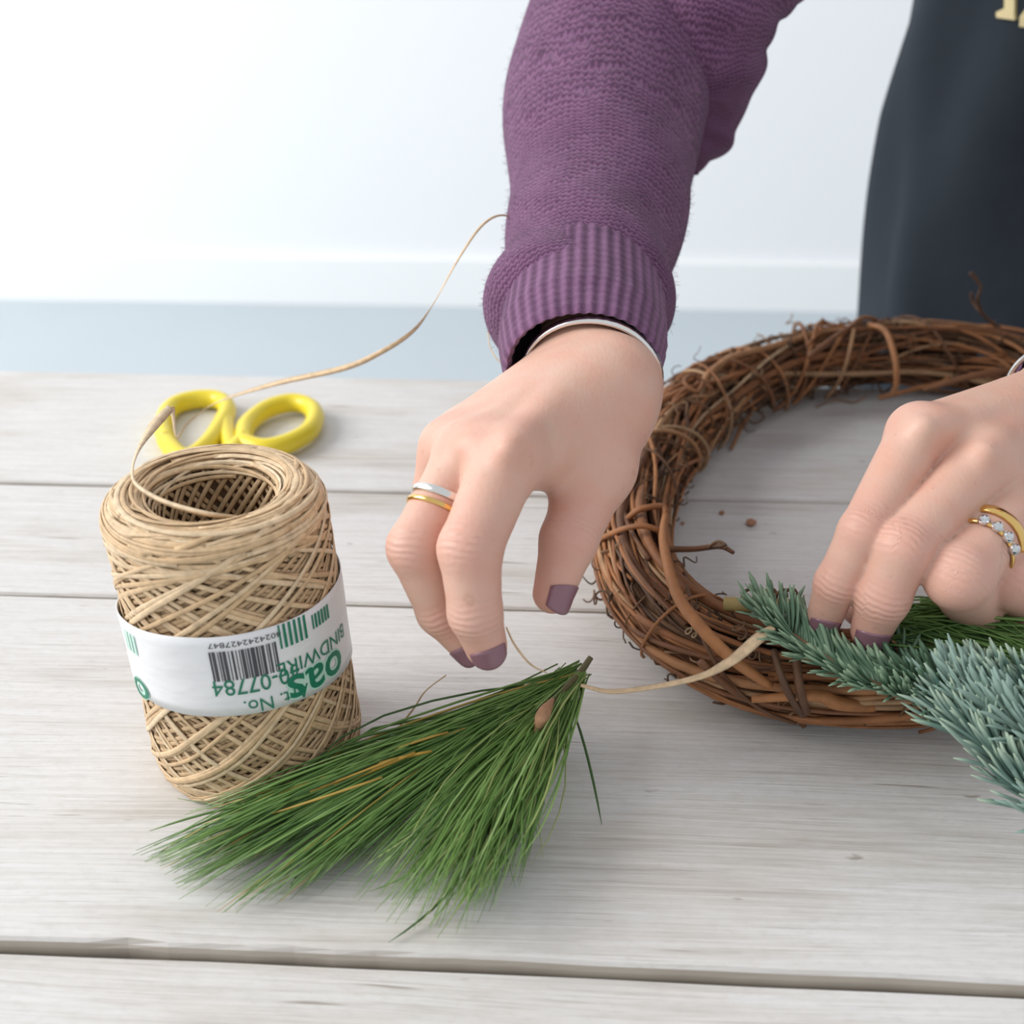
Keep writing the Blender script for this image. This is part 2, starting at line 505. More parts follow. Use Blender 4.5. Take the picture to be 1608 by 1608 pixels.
# profile of the wound body: (radius, height), from the underside round to the hole's lip and down inside
PROF = np.array([(0.034, 0.0008), (0.0435, 0.0012), (0.0462, 0.006), (0.0468, 0.016), (0.0460, 0.040), (0.0456, 0.070), (0.0454, 0.095), (0.0454, 0.107),
                 (0.0446, 0.1145), (0.0425, 0.1185), (0.0385, 0.1212), (0.0335, 0.1218), (0.0290, 0.1205), (0.0262, 0.117), (0.0250, 0.110), (0.0242, 0.09), (0.024, 0.02)])
PROF *= np.array([0.948, 1.05])
LEAN = 0.045                    # the soft spool sags a little to the left
PQ = catmull(PROF, 600)
seg = np.r_[0, np.cumsum(np.linalg.norm(np.diff(PQ, axis=0), axis=1))]
PL = seg[-1]
def prof(s):
    r = np.interp(s, seg, PQ[:, 0]); z = np.interp(s, seg, PQ[:, 1])
    e = 2e-4
    dr = np.interp(s + e, seg, PQ[:, 0]) - np.interp(s - e, seg, PQ[:, 0]); dz = np.interp(s + e, seg, PQ[:, 1]) - np.interp(s - e, seg, PQ[:, 1])
    L = np.hypot(dr, dz) + 1e-12
    return r, z, dz / L, -dr / L        # outward normal (nr, nz)
S_SIDE0 = seg[np.argmin(np.abs(PQ[:, 1] - 0.0063) + (np.arange(600) > 250))]
S_SHO = seg[np.argmin(np.abs(PQ[:, 1] - 0.1176) + 10 * (PQ[:, 0] < 0.038))]
S_TOP = seg[np.argmin(np.abs(PQ[:, 0] - 0.0318) + 10 * (PQ[:, 1] < 0.1239))]
S_LIP = seg[np.argmin(np.abs(PQ[:, 0] - 0.0248) + 10 * (PQ[:, 1] < 0.1187))]
def strand_path(phi, s, off):
    r, z, nr, nz = prof(s)
    N = np.stack([np.cos(phi) * nr, np.sin(phi) * nr, nz], 1)
    P = np.stack([np.cos(phi) * r, np.sin(phi) * r, z], 1) + N * np.broadcast_to(np.asarray(off), (len(s),))[:, None]
    P[:, 2] = np.maximum(P[:, 2], 0.0006)
    P[:, 0] -= LEAN * P[:, 2]
    return P, N
# inner body
nphi = 64
ss = np.linspace(0, PL, 70)
r_, z_, nr_, nz_ = prof(ss)
V = []
for k in range(nphi):
    a = 2 * math.pi * k / nphi
    rr = r_ - nr_ * 0.0030; zz = np.maximum(z_ - nz_ * 0.0030, 0.0012)
    V.append(np.stack([np.cos(a) * rr - LEAN * zz, np.sin(a) * rr, zz], 1))
V = np.concatenate(V); m = len(ss)
F = [(k * m + i, ((k + 1) % nphi) * m + i, ((k + 1) % nphi) * m + i + 1, k * m + i + 1) for k in range(nphi) for i in range(m - 1)]
def local(name, me, mat, parent, label=None):
    o = bpy.data.objects.new(name, me); COL.objects.link(o); o.parent = parent
    if len(me.materials) == 0: me.materials.append(mat)
    if label: o['label'] = label
    return o
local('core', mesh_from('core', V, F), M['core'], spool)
# hidden winding layers below the outer one
mb = MB()
for lay, off in ((0, -0.0022), (1, -0.0013)):
    for d in (1, -1):
        for i in range(36):
            t = np.linspace(0, 1, 44)
            s = S_SIDE0 + (S_SHO + 0.004 - S_SIDE0) * t
            phi = 2 * math.pi * (i + rng.uniform(0, .7)) / 36 + d * 2 * math.pi * (0.74 + 0.12 * lay) * t
            P, N = strand_path(phi, s, off + d * 0.0002)
            v, f = ribbon(P, N, 0.0021, 0.0004)
            mb.add(v, f, rng.random())
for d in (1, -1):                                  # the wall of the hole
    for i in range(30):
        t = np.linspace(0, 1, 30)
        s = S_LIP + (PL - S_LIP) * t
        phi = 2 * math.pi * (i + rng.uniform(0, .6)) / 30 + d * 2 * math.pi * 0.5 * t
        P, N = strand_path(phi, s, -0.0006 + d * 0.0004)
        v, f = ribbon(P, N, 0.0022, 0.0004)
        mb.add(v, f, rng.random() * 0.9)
for i in range(70):                                # packed turns filling the top
    t = np.linspace(0, 1, 40)
    s0 = rng.uniform(S_SHO - 0.003, S_LIP)
    s = s0 + rng.normal() * 0.002 * np.sin(t * 5 + i)
    phi = rng.uniform(0, 7) + t * rng.uniform(2, 5)
    P, N = strand_path(phi, s, -0.0012 + rng.uniform(-.0005, .0005))
    v, f = ribbon(P, N, rng.uniform(.0016, .0024), 0.0004)
    mb.add(v, f, rng.random())
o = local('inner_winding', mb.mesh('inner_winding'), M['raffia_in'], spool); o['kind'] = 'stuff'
# outer winding: each visible strand its own piece
lerp_ = lambda a, b, t: a + (b - a) * t
NS = 34
for d in (1, -1):
    for i in range(NS):
        t = np.linspace(0, 1, 56)
        turns = 0.74 + rng.uniform(-.03, .03)
        send = rng.uniform(S_SHO - 0.001, S_LIP - 0.004)
        s = S_SIDE0 * 0.35 + (send - S_SIDE0 * 0.35) * np.sin(np.clip(t, 0, 1) * math.pi / 2 * 1.0) ** 0.92
        phi0 = 2 * math.pi * (i + rng.uniform(-.25, .25)) / NS + (0.15 if i % 3 == 0 else 0)
        phi = phi0 + d * 2 * math.pi * (turns * t + 0.22 * np.maximum(t - 0.72, 0) ** 2 / 0.28 ** 2 - 0.10 * np.maximum(0.16 - t, 0) ** 2 / 0.16 ** 2)
        off = -0.0002 + d * 0.00025 + rng.uniform(-1, 1) * 0.0003 + 0.0004 * np.sin(t * 19 + i) * (d if i % 2 else -d) * 0.5
        P, N = strand_path(phi, s, off)
        v, f = ribbon(P, N, rng.uniform(0.0018, 0.0027), 0.00045)
        local('strand', mesh_from('strand', v, f), M['raffia'], spool)
for i in range(7):                                 # turns round the foot
    t = np.linspace(0, 1, 60)
    s = S_SIDE0 * lerp_(0.45, 1.25, i / 6) + 0.0012 * np.sin(t * 7 + i)
    P, N = strand_path(rng.uniform(0, 7) + t * 6.0, s, -0.0004)
    v, f = ribbon(P, N, 0.0022, 0.00045)
    local('strand', mesh_from('strand', v, f), M['raffia'], spool)
for i in range(46):                                # turns swirling round the top
    t = np.linspace(0, 1, 48)
    s0 = S_SHO + 0.0005 + (S_LIP + 0.001 - S_SHO) * ((i + 0.5) / 46)
    ang = rng.uniform(2.6, 6.0)
    s = s0 + 0.0035 * rng.normal() * (t - 0.5) + 0.0015 * np.sin(t * 4 + i)
    if i % 4 == 0: s = s - 0.012 * np.maximum(np.abs(t - 0.5) - 0.25, 0) / 0.25 * (1 if i % 8 else -0.5)
    s = np.clip(s, S_SHO - 0.006, S_LIP + 0.004)
    phi = rng.uniform(0, 7) + t * ang * (1 if i % 2 else -1)
    P, N = strand_path(phi, s, rng.uniform(-0.0004, 0.0008))
    v, f = ribbon(P, N, rng.uniform(0.0014, 0.0025), 0.00045)
    local('strand', mesh_from('strand', v, f), M['raffia'], spool)

# the paper band, its height varying round the spool
spool_m = Matrix.Translation(Vector(SB))
spool_i = np.array(spool_m.inverted())
RB = 0.0448
def spool_hit(px, py, R=0.0448):
    o = spool_i @ np.array([0, 0, TZ + CAMH, 1.0]); q = spool_i @ np.append(at(px, py, 1.0), 1.0)
    o, q = o[:3], q[:3]
    o[0] += LEAN * o[2]; q[0] += LEAN * q[2]; dv = q - o
    A = dv[0] ** 2 + dv[1] ** 2; B = o[0] * dv[0] + o[1] * dv[1]; C = o[0] ** 2 + o[1] ** 2 - R * R
    D = max(B * B - A * C, 0.0)
    k = (-B - math.sqrt(D)) / A
    p = o + dv * k
    return math.atan2(p[1], p[0]), p[2]
top_px = [(193, 975), (230, 990), (300, 1000), (380, 999), (440, 980), (490, 955), (522, 925)]
bot_px = [(222, 1088), (255, 1112), (320, 1125), (380, 1122), (440, 1112), (500, 1085), (540, 1055)]
tp = sorted(spool_hit(*p) for p in top_px); bp = sorted(spool_hit(*p) for p in bot_px)
pm = float(np.mean([a for a, z in tp]))
def fit_edge(q):
    """a tilted flat cut through the cylinder: z = a + b cos + c sin"""
    a = np.array([p[0] for p in q]); z = np.array([p[1] for p in q])
    A = np.stack([np.ones_like(a), np.cos(a), np.sin(a), np.cos(2 * a) * 0.6, np.sin(2 * a) * 0.6], 1)
    reg = np.diag([0, 1e-2, 1e-2, 0.15, 0.15])
    return np.linalg.solve(A.T @ A + reg, A.T @ z)
CT, CB_ = fit_edge(tp), fit_edge(bp)
def edge(c, a):
    return c[0] + c[1] * np.cos(a) + c[2] * np.sin(a) + 0.6 * (c[3] * np.cos(2 * a) + c[4] * np.sin(2 * a))
na = 180
V = []; F = []
aa = np.linspace(0, 2 * math.pi, na, endpoint=False)
zt, zb = edge(CT, aa), edge(CB_, aa)
for rr in (RB, RB - 0.0004):
    for k in range(9):
        w = k / 8
        bul = 0.0002 * np.sin(aa * 9 + k) * 0.5
        zc = zb + (zt - zb) * w
        V.append(np.stack([np.cos(aa) * (rr + bul) - LEAN * zc, np.sin(aa) * (rr + bul), zc], 1))
V = np.concatenate(V)
for k in range(8):
    for i in range(na):
        j = (i + 1) % na
        F.append((k * na + i, k * na + j, (k + 1) * na + j, (k + 1) * na + i))
        b0 = 9 * na
        F.append((b0 + k * na + i, b0 + (k + 1) * na + i, b0 + (k + 1) * na + j, b0 + k * na + j))
for i in range(na):
    j = (i + 1) % na
    F.append((i, 9 * na + i, 9 * na + j, j)); F.append((8 * na + i, 8 * na + j, 17 * na + j, 17 * na + i))
band = local('paper_band', mesh_from('paper_band', V, F), M['band'], spool)
band['label'] = 'white paper band printed upside down in green and black'

def text_mesh(s, offset=0.0, spacing=1.0):
    cu = bpy.data.curves.new('lettering', 'FONT'); cu.body = s; cu.size = 1.0; cu.offset = offset; cu.resolution_u = 3
    cu.space_character = spacing
    o = bpy.data.objects.new('lettering', cu); COL.objects.link(o)
    dg = bpy.context.evaluated_depsgraph_get(); dg.update()
    me = bpy.data.meshes.new_from_object(o.evaluated_get(dg))
    bpy.data.objects.remove(o); bpy.data.curves.remove(cu)
    bm = bmesh.new(); bm.from_mesh(me); bpy.data.meshes.remove(me)
    xs = [v.co.x for v in bm.verts]
    for x in np.arange(min(xs), max(xs), 0.12):
        bmesh.ops.bisect_plane(bm, geom=bm.verts[:] + bm.edges[:] + bm.faces[:], plane_co=(x, 0, 0), plane_no=(1, 0, 0))
    V = np.array([v.co[:] for v in bm.verts]); bm.verts.index_update()
    F = [[v.index for v in f.verts] for f in bm.faces]
    bm.free()
    return V, F
def wrap(V2, F, cx, cy, wpx, hpx, slope, lift, mat, name, flip=True, capt=None):
    """lay flat art on the band: centred on the given place, w x h in photo pixels, turned upside down"""
    a0, z0 = spool_hit(cx, cy, RB)
    sc = 0.43 / FOC                                     # metres per photo pixel on the spool's front
    x = V2[:, 0] - (V2[:, 0].max() + V2[:, 0].min()) / 2; x /= max(np.ptp(V2[:, 0]), 1e-6)
    lo, hi = capt if capt else (V2[:, 1].min(), V2[:, 1].max())
    y = (V2[:, 1] - (lo + hi) / 2) / (hi - lo)
    if flip: x, y = -x, -y
    a = a0 + x * wpx * sc / RB
    ez = (edge(CT, a) + edge(CB_, a)) / 2 - (edge(CT, a0) + edge(CB_, a0)) / 2
    z = z0 + y * hpx * sc / 0.86 + ez * slope
    P = np.stack([np.cos(a) * (RB + lift) - LEAN * z, np.sin(a) * (RB + lift), z], 1)
    o = local(name, mesh_from(name, P, F if flip else F, False), mat, band)
    return o
def art(s, cx, cy, w, h, mat, lift=0.00045, offset=0.0, slope=1.0):
    V, F = text_mesh(s, offset)
    return wrap(V, F, cx, cy, w, h, slope, lift, mat, 'lettering')
art('40-07784', 405, 1073, 146, 27, M['green_ink'])
art('Art. No.', 437, 1099, 112, 22, M['green_ink'])
art('BINDWIRE', 500, 1024, 165, 23, M['green_ink'])
art('oas', 501, 1058, 134, 47, M['mint'], 0.0002, 0.06)
art('oas', 501, 1058, 128, 40, M['green_ink'], 0.0004, 0.012)
art('o', 222, 1080, 60, 38, M['mint'], 0.0002, 0.06)
art('o', 222, 1080, 56, 34, M['green_ink'], 0.0004)
art('4024242427847', 385, 1008, 118, 9, M['ink'])
def bars(cx, cy, w, h, seq, mat):
    V = []; F = []; x = 0; n = 0
    for i, s in enumerate(seq):
        if i % 2 == 0:
            V += [(x, 0, 0), (x + s, 0, 0), (x + s, 1, 0), (x, 1, 0)]; F.append((n, n + 1, n + 2, n + 3)); n += 4
        x += s
    wrap(np.array(V, float), F, cx, cy, w, h, 1.0, 0.0004, mat, 'barcode')
bars(385, 1042, 108, 50, [2,1,1,2,2,1,1,2,3,1,1,1,2,1,4,1,2,1,1,1,3,1,1,2,1,2,2,2,1,2,3,1,2,1,1,2,3,1,2], M['ink'])
bars(460, 992, 52, 40, [3,3,3,3,3,3,3,3,3,3,2], M['green_ink'])
bars(503, 968, 44, 24, [3,2,3,2,3,2,3,2,3,2,2], M['green_ink'])
bars(205, 1008, 40, 34, [3,2,3,2,3,2,2], M['mint'])

# the loose end running from the spool, over the scissors and up to the sleeve
def loose(pts, w, th=0.0004, n=90, twist=0.0, t0=0.0):
    P = catmull(np.array(pts), n)
    Pf, T, N, B = frames(P)
    tw = t0 + twist * np.linspace(0, 1, n)
    Nn = np.cos(tw)[:, None] * N + np.sin(tw)[:, None] * B
    ww = catmull(np.array(w), n)
    return ribbon(P, Nn, ww, th)
def rod(px, py, d): return J(px, py, d)
pts = [ground(372, 812, .1255), ground(320, 806, .1285), ground(258, 788, .1295), ground(215, 762, .1305), rod(208, 737, .424), rod(218, 705, .44), rod(242, 668, .46), rod(268, 640, .475)]
v, f = loose(pts, [.0020, .0024, .0022, .0018, .0011, .0018, .0042, .0036], twist=2.6, t0=1.2)
obj('loose_end', mesh_from('loose_end', v, f), M['raffia'], spool)
pts = [rod(268, 640, .475), rod(272, 655, .52), rod(278, 688, .62), rod(296, 664, .645), rod(340, 632, .645), rod(430, 603, .625), rod(540, 578, .60), rod(600, 552, .585), rod(648, 520, .57), rod(680, 478, .56), rod(715, 415, .552), rod(745, 368, .55), rod(768, 345, .55), rod(790, 338, .555), rod(812, 346, .57)]
v, f = loose(pts, [.0036, .0022, .0020, .0026, .0034, .0034, .0032, .0032, .0038, .0026, .0017, .0014, .0013, .0011, .0010], n=150, twist=9.0)
obj('loose_end', mesh_from('loose_end', v, f), M['raffia'], spool)

v, f = loose([rod(790, 455, .60), rod(772, 485, .575), rod(767, 518, .56), rod(771, 548, .55), rod(790, 572, .545), rod(830, 592, .54)], [.0012, .0016, .0022, .0020, .0014, .0010], n=40, twist=1.5, t0=0.8)
obj('loose_end', mesh_from('loose_end', v, f), M['raffia'], spool)

# ------------------------------------------------------------------ scissors
sc_o = ground(362, 705)
scissors = thing('scissors', 'scissors with two yellow plastic handle loops lying behind the raffia spool', 'scissors', tuple(sc_o))
def scissor_half(px_loop, px_shank, z):
    L = [ground(x, y, z) for x, y in px_loop]
    P = catmull(np.array(L + [L[0], L[1], L[2]]), 96)
    k = 96 * 1.0 * len(L) / (len(L) + 2)
    P = P[:int(round(k))]
    n = len(P)
    mb = MB()
    C = P.mean(0)
    V = []
    for i in range(n):
        t = unit(P[(i + 1) % n] - P[i - 1]); out = unit(np.cross(t, [0, 0, 1.0]))
        for j in range(10):
            a = 2 * math.pi * j / 10
            V.append(P[i] + out * 0.0062 * math.cos(a) + np.array([0, 0, 1.0]) * 0.0068 * math.sin(a))
    F = [(i * 10 + j, ((i + 1) % n) * 10 + j, ((i + 1) % n) * 10 + (j + 1) % 10, i * 10 + (j + 1) % 10) for i in range(n) for j in range(10)]
    mb.add(V, F)
    S = catmull(np.array([ground(x, y, z) for x, y in px_shank]), 14)
    v, f = tube(S, np.linspace(0.0062, 0.0045, 14), 10)
    mb.add(v, f)
    return mb
l1 = [(262, 694), (256, 668), (270, 640), (304, 628), (342, 628), (357, 643), (345, 672), (322, 702), (290, 720)]
l2 = [(382, 693), (388, 668), (415, 645), (452, 633), (482, 637), (495, 653), (486, 676), (455, 695), (415, 704)]
h1 = obj('handle', scissor_half(l1, [(352, 655), (356, 680), (366, 712), (380, 740)], 0.0075).mesh('handle'), M['yellow'], scissors)
h2 = obj('handle', scissor_half(l2, [(392, 690), (378, 694), (362, 712), (345, 740)], 0.0085).mesh('handle'), M['yellow'], scissors)
def blade(p0, p1, w, z):
    a, b = ground(*p0, z), ground(*p1, z)
    d = b - a; s = unit(np.cross(d, [0, 0, 1.0]))
    mb = MB(); n = 10; V = []
    for i in range(n):
        u = i / (n - 1); ww = w * (1 - 0.85 * u ** 1.6)
        p = a + d * u
        V += [p + s * ww * 0.5, p - s * ww * 0.5, p - s * ww * 0.5 + np.array([0, 0, .0012]), p + s * ww * 0.15 + np.array([0, 0, .0022]), p + s * ww * 0.5 + np.array([0, 0, .0006])]
    F = []
    for i in range(n - 1):
        for j in range(5):
            F.append((i * 5 + j, i * 5 + (j + 1) % 5, i * 5 + 5 + (j + 1) % 5, i * 5 + 5 + j))
    F += [(0, 1, 2, 3, 4)[::-1], tuple((n - 1) * 5 + j for j in range(5))]
    mb.add(V, F)
    return mb
obj('blade', blade((360, 700), (338, 790), 0.012, 0.002).mesh('blade', False), M['steel'], scissors)
obj('blade', blade((368, 700), (356, 792), 0.012, 0.0045).mesh('blade', False), M['steel'], scissors)
cpt = ground(363, 728, 0.006)
v, f = tube([cpt, cpt + [0, 0, .0015], cpt + [0, 0, .0022]], [0.004, 0.004, 0.0028], 14)
obj('pivot_screw', mesh_from('pivot_screw', v, f, False), M['steel'], scissors)

# ------------------------------------------------------------------ grapevine wreath
WF, WB = ground(1430, 1040, 0.026), ground(1430, 560, 0.026)
WR = (WB[1] - WF[1]) / 2
WC = np.array([ground(990, 860, 0.026)[0] + WR, (WF[1] + WB[1]) / 2, TZ])
TUBE = 0.0220
wreath = thing('grapevine_wreath', 'brown grapevine wreath of twisted twigs lying on the table, partly dressed with fir', 'wreath', tuple(WC))
RING = [(1500, 560), (1400, 559), (1300, 565), (1200, 590), (1106, 634), (1036, 702), (994, 768), (974, 838), (988, 912), (1042, 975), (1126, 1018), (1230, 1040), (1340, 1050), (1440, 1052),
        (1580, 1030), (1720, 960), (1800, 860), (1815, 750), (1750, 650), (1630, 580)]
_q = np.array([ground(x, y, 0.026) for x, y in RING])[:, :2] - WC[:2]
_a = np.unwrap(np.arctan2(_q[:, 1], _q[:, 0])); _r = np.hypot(_q[:, 0], _q[:, 1])
_a3 = np.concatenate([_a - 2 * math.pi, _a, _a + 2 * math.pi]); _r3 = np.concatenate([_r, _r, _r])
_A, _R = catmull(_a3, 900), catmull(_r3, 900)
def ring_pt(th, rho, phi):
    """point in the wreath's ring: angle th round it, rho/phi inside its cross-section"""
    rho = rho * (1.03 + 0.13 * np.sin(th))                 # thicker at the far side
    R = np.interp((np.asarray(th) - _A[0]) % (2 * math.pi) + _A[300], _A, _R) + rho * np.cos(phi)
    return np.stack([WC[0] + R * np.cos(th), WC[1] + R * np.sin(th), np.maximum(TZ + 0.0245 + rho * np.sin(phi) * 0.98, TZ + 0.0022)], -1)
def wpart(name, v, f, mat, kind=None, sh=None):
    me = mesh_from(name, v, f)
    return obj(name, me, mat, wreath)
mb = MB()
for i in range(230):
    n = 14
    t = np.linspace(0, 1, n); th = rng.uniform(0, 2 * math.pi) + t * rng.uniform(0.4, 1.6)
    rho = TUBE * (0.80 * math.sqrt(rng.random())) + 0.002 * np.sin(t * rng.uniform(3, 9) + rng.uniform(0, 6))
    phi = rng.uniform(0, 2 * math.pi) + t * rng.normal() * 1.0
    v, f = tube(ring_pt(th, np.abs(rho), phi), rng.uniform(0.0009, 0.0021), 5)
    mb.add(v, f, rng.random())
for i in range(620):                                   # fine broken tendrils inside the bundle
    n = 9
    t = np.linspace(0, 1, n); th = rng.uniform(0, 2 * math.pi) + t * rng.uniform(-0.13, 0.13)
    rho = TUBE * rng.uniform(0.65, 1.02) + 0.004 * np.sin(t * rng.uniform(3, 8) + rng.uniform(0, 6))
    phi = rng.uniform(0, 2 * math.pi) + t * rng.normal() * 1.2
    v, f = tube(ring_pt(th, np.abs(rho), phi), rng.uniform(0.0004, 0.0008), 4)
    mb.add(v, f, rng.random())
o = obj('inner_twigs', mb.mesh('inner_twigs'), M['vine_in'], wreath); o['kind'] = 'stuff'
def vis_theta():
    # the part of the ring inside the picture gets most of the vines
    return rng.uniform(math.radians(75), math.radians(290))
for i in range(232):                                   # the long vines
    n = 30
    t = np.linspace(0, 1, n)
    ln = rng.uniform(0.5, 1.9)
    th = (vis_theta() if i < 190 else rng.uniform(-1.4, 1.4)) - ln / 2 + t * ln
    base = TUBE * (0.80 + 0.22 * rng.random())
    rho = base + 0.0022 * np.sin(t * rng.uniform(2, 7) + rng.uniform(0, 6)) - 0.004 * (np.abs(t - .5) * 2) ** 6 * (rng.random() < .6)
    phi = rng.uniform(-0.6, math.pi + 0.6) + (t - 0.5) * rng.normal() * 1.7 + 0.12 * np.sin(t * 8 + i)
    r = rng.choice([0.0010, 0.0014, 0.0018, 0.0023, 0.0030], p=[.36, .36, .19, .07, .02])
    rr = r * (1 + 0.10 * np.sin(t * 40 + i)) * (1 - 0.3 * t)
    v, f = tube(ring_pt(th, rho, phi), rr, 7)
    wpart('vine', v, f, M['vine'])
for i in range(30):                                    # vines wound across the bundle
    n = 30
    t = np.linspace(0, 1, n)
    th0 = vis_theta() if i < 24 else rng.uniform(-1.3, 1.3)
    th = th0 + (t - 0.5) * rng.uniform(0.10, 0.75) * rng.choice([-1, 1])
    rho = TUBE + 0.0022 + 0.0018 * np.sin(t * 6 + i)
    phi = -0.7 + t * (math.pi + 1.4)
    v, f = tube(ring_pt(th, rho, phi), rng.uniform(0.0007, 0.0016), 6)
    wpart('binding_vine', v, f, M['vine'])
def curl(p, d, size, turns, r0, n=40):
    d = unit(d); a = unit(np.cross(d, [0.3, 0.2, 1.0])); b = np.cross(d, a)
    t = np.linspace(0, 1, n); ph = t * turns * 2 * math.pi
    R = size * (0.25 + 0.75 * t) * (1 - 0.5 * t ** 2)
    P = p + np.outer(t * size * 2.6, d) + (R * np.sin(ph))[:, None] * a + (R * (1 - np.cos(ph)))[:, None] * b
    P[:, 2] = np.maximum(P[:, 2], TZ + 0.001)
    return tube(P, r0 * (1 - 0.5 * t), 5)
for i in range(190):                                   # springy tendrils standing off it
    th = vis_theta() if i > 40 else rng.uniform(math.radians(170), math.radians(250)); phi = rng.uniform(-0.5, math.pi + 0.5)
    p = ring_pt(np.array([th]), np.array([TUBE * 1.0]), np.array([phi]))[0]
    out = np.array([math.cos(th) * math.cos(phi), math.sin(th) * math.cos(phi), math.sin(phi)])
    tang = np.array([-math.sin(th), math.cos(th), 0]) * rng.normal()
    v, f = curl(p - out * 0.002, out * rng.uniform(0.1, .9) + tang, rng.uniform(0.0022, 0.0058), rng.uniform(0.7, 2.2), rng.uniform(0.0004, 0.0008))
    wpart('tendril', v, f, M['tendril'])
def vine_px(pts, r, mat='vine', name='vine', n=36, sides=7):
    P = catmull(np.array([ground(*q) for q in pts]), n)
    P[:, 2] = np.maximum(P[:, 2], TZ + 0.0015)
    rr = catmull(np.array(r, float), n) if not np.isscalar(r) else r
    v, f = tube(P, rr, sides)
    return wpart(name, v, f, M[mat])
# single twigs that can be told apart in the photograph
vine_px([(1046, 800, .050), (1042, 850, .052), (1062, 930, .053), (1100, 985, .053), (1150, 1035, .048), (1210, 1078, .036)], [.0016, .0024, .0027, .0029, .0027, .0020], 'vine_orange')
vine_px([(985, 815, .045), (1005, 800, .052), (1040, 795, .053), (1046, 806, .051)], .0017)
vine_px([(935, 850, .030), (975, 832, .048), (1010, 826, .053), (1040, 835, .050)], .0015)
vine_px([(1045, 862, .045), (1090, 862, .044), (1130, 858, .046), (1152, 868, .046)], [.0017, .0015, .0014, .0010])
vine_px([(1112, 860, .046), (1125, 851, .052), (1136, 853, .053), (1140, 862, .052)], .0008, 'tendril', 'tendril')
vine_px([(1118, 858, .047), (1132, 858, .055), (1141, 855, .056)], .0007, 'tendril', 'tendril')
vine_px([(1100, 1040, .045), (1160, 1090, .024), (1220, 1105, .010), (1250, 1128, .004), (1264, 1142, .002)], [.0018, .0016, .0014, .0013, .0011])
vine_px([(1215, 1020, .053), (1230, 1070, .045), (1252, 1110, .025), (1262, 1122, .014)], [.0014, .0017, .0019, .0021])
vine_px([(1250, 1030, .052), (1256, 1080, .042), (1266, 1118, .020)], .0019)
vine_px([(1180, 1098, .030), (1280, 1092, .034), (1320, 1105, .028), (1400, 1112, .018), (1440, 1112, .018)], [.0016, .0026, .0032, .0022, .0018], 'vine_orange')
vine_px([(1440, 1110, .016), (1390, 1120, .010), (1330, 1130, .004)], [.0017, .0015, .0009])
vine_px([(1370, 1100, .022), (1385, 1112, .016), (1392, 1122, .010)], .0014)
vine_px([(1185, 640, .020), (1165, 670, .010), (1148, 705, .003)], [.0015, .0013, .0011])
vine_px([(1270, 540, .050), (1287, 520, .052), (1292, 500, .062)], [.0013, .0011, .0009])
vine_px([(1575, 520, .045), (1545, 495, .060), (1535, 470, .075), (1540, 450, .085), (1524, 428, .094)], [.0016, .0012, .0013, .0010, .0016])
vine_px([(1545, 495, .060), (1528, 475, .066), (1525, 460, .074)], .0010)
vine_px([(1365, 510, .050), (1390, 520, .055), (1405, 560, .050), (1408, 600, .035), (1402, 618, .022)], [.0018, .0022, .0022, .0020, .0018])
vine_px([(1270, 560, .052), (1310, 530, .055), (1345, 508, .054)], .0018)
vine_px([(1450, 612, .022), (1520, 592, .034), (1560, 585, .036), (1600, 580, .036)], [.0016, .0024, .0028, .0026])
vine_px([(1380, 625, .012), (1440, 610, .018), (1480, 600, .020), (1490, 592, .024)], .0017)
vine_px([(1120, 612, .048), (1090, 590, .055), (1075, 600, .056), (1095, 615, .052), (1105, 600, .056)], .0014)
vine_px([(1280, 640, .008), (1310, 628, .014), (1340, 632, .010), (1360, 622, .014)], .0008, 'tendril', 'tendril')
vine_px([(1170, 655, .010), (1185, 665, .007), (1200, 655, .010), (1188, 645, .014)], .0009, 'tendril', 'tendril')
vine_px([(1075, 725, .012), (1095, 715, .007), (1108, 700, .010), (1100, 690, .014)], .0010, 'tendril', 'tendril')
for k in range(5):
    x = 1175 + k * 16
    vine_px([(x - 12, 945, .046), (x - 4, 928 + (k % 2) * 6, .054), (x + 8, 926, .055), (x + 12, 938, .052), (x + 2, 944, .050)], .0008, 'tendril', 'tendril')
vine_px([(1138, 948, .049), (1180, 950, .051), (1240, 952, .051)], .0034, 'cutwood', 'cut_twig')

# crumbs of bark
for i, (x, y, r, lb) in enumerate([(1179, 820, .0030, 'small reddish bark crumb on the table inside the wreath, the largest'), (1134, 805, .0018, 'tiny tan bark crumb farthest back on the table inside the wreath'), (1072, 822, .0014, 'tiny pale bark crumb beside the left inner edge of the wreath')]):
    bm = bmesh.new(); bmesh.ops.create_icosphere(bm, subdivisions=2, radius=r)
    for v_ in bm.verts: v_.co *= 1 + 0.18 * math.sin(v_.co.x * 2500 + i) + 0.12 * math.cos(v_.co.y * 1900); v_.co.z *= 0.7
    me = bpy.data.meshes.new('bark_crumb'); bm.to_mesh(me); bm.free()
    o = obj('bark_crumb', me, M['crumb']); p = ground(x, y, r * 0.66); o.location = p
    tag(o, lb, 'crumb', 'bark crumbs inside the wreath')

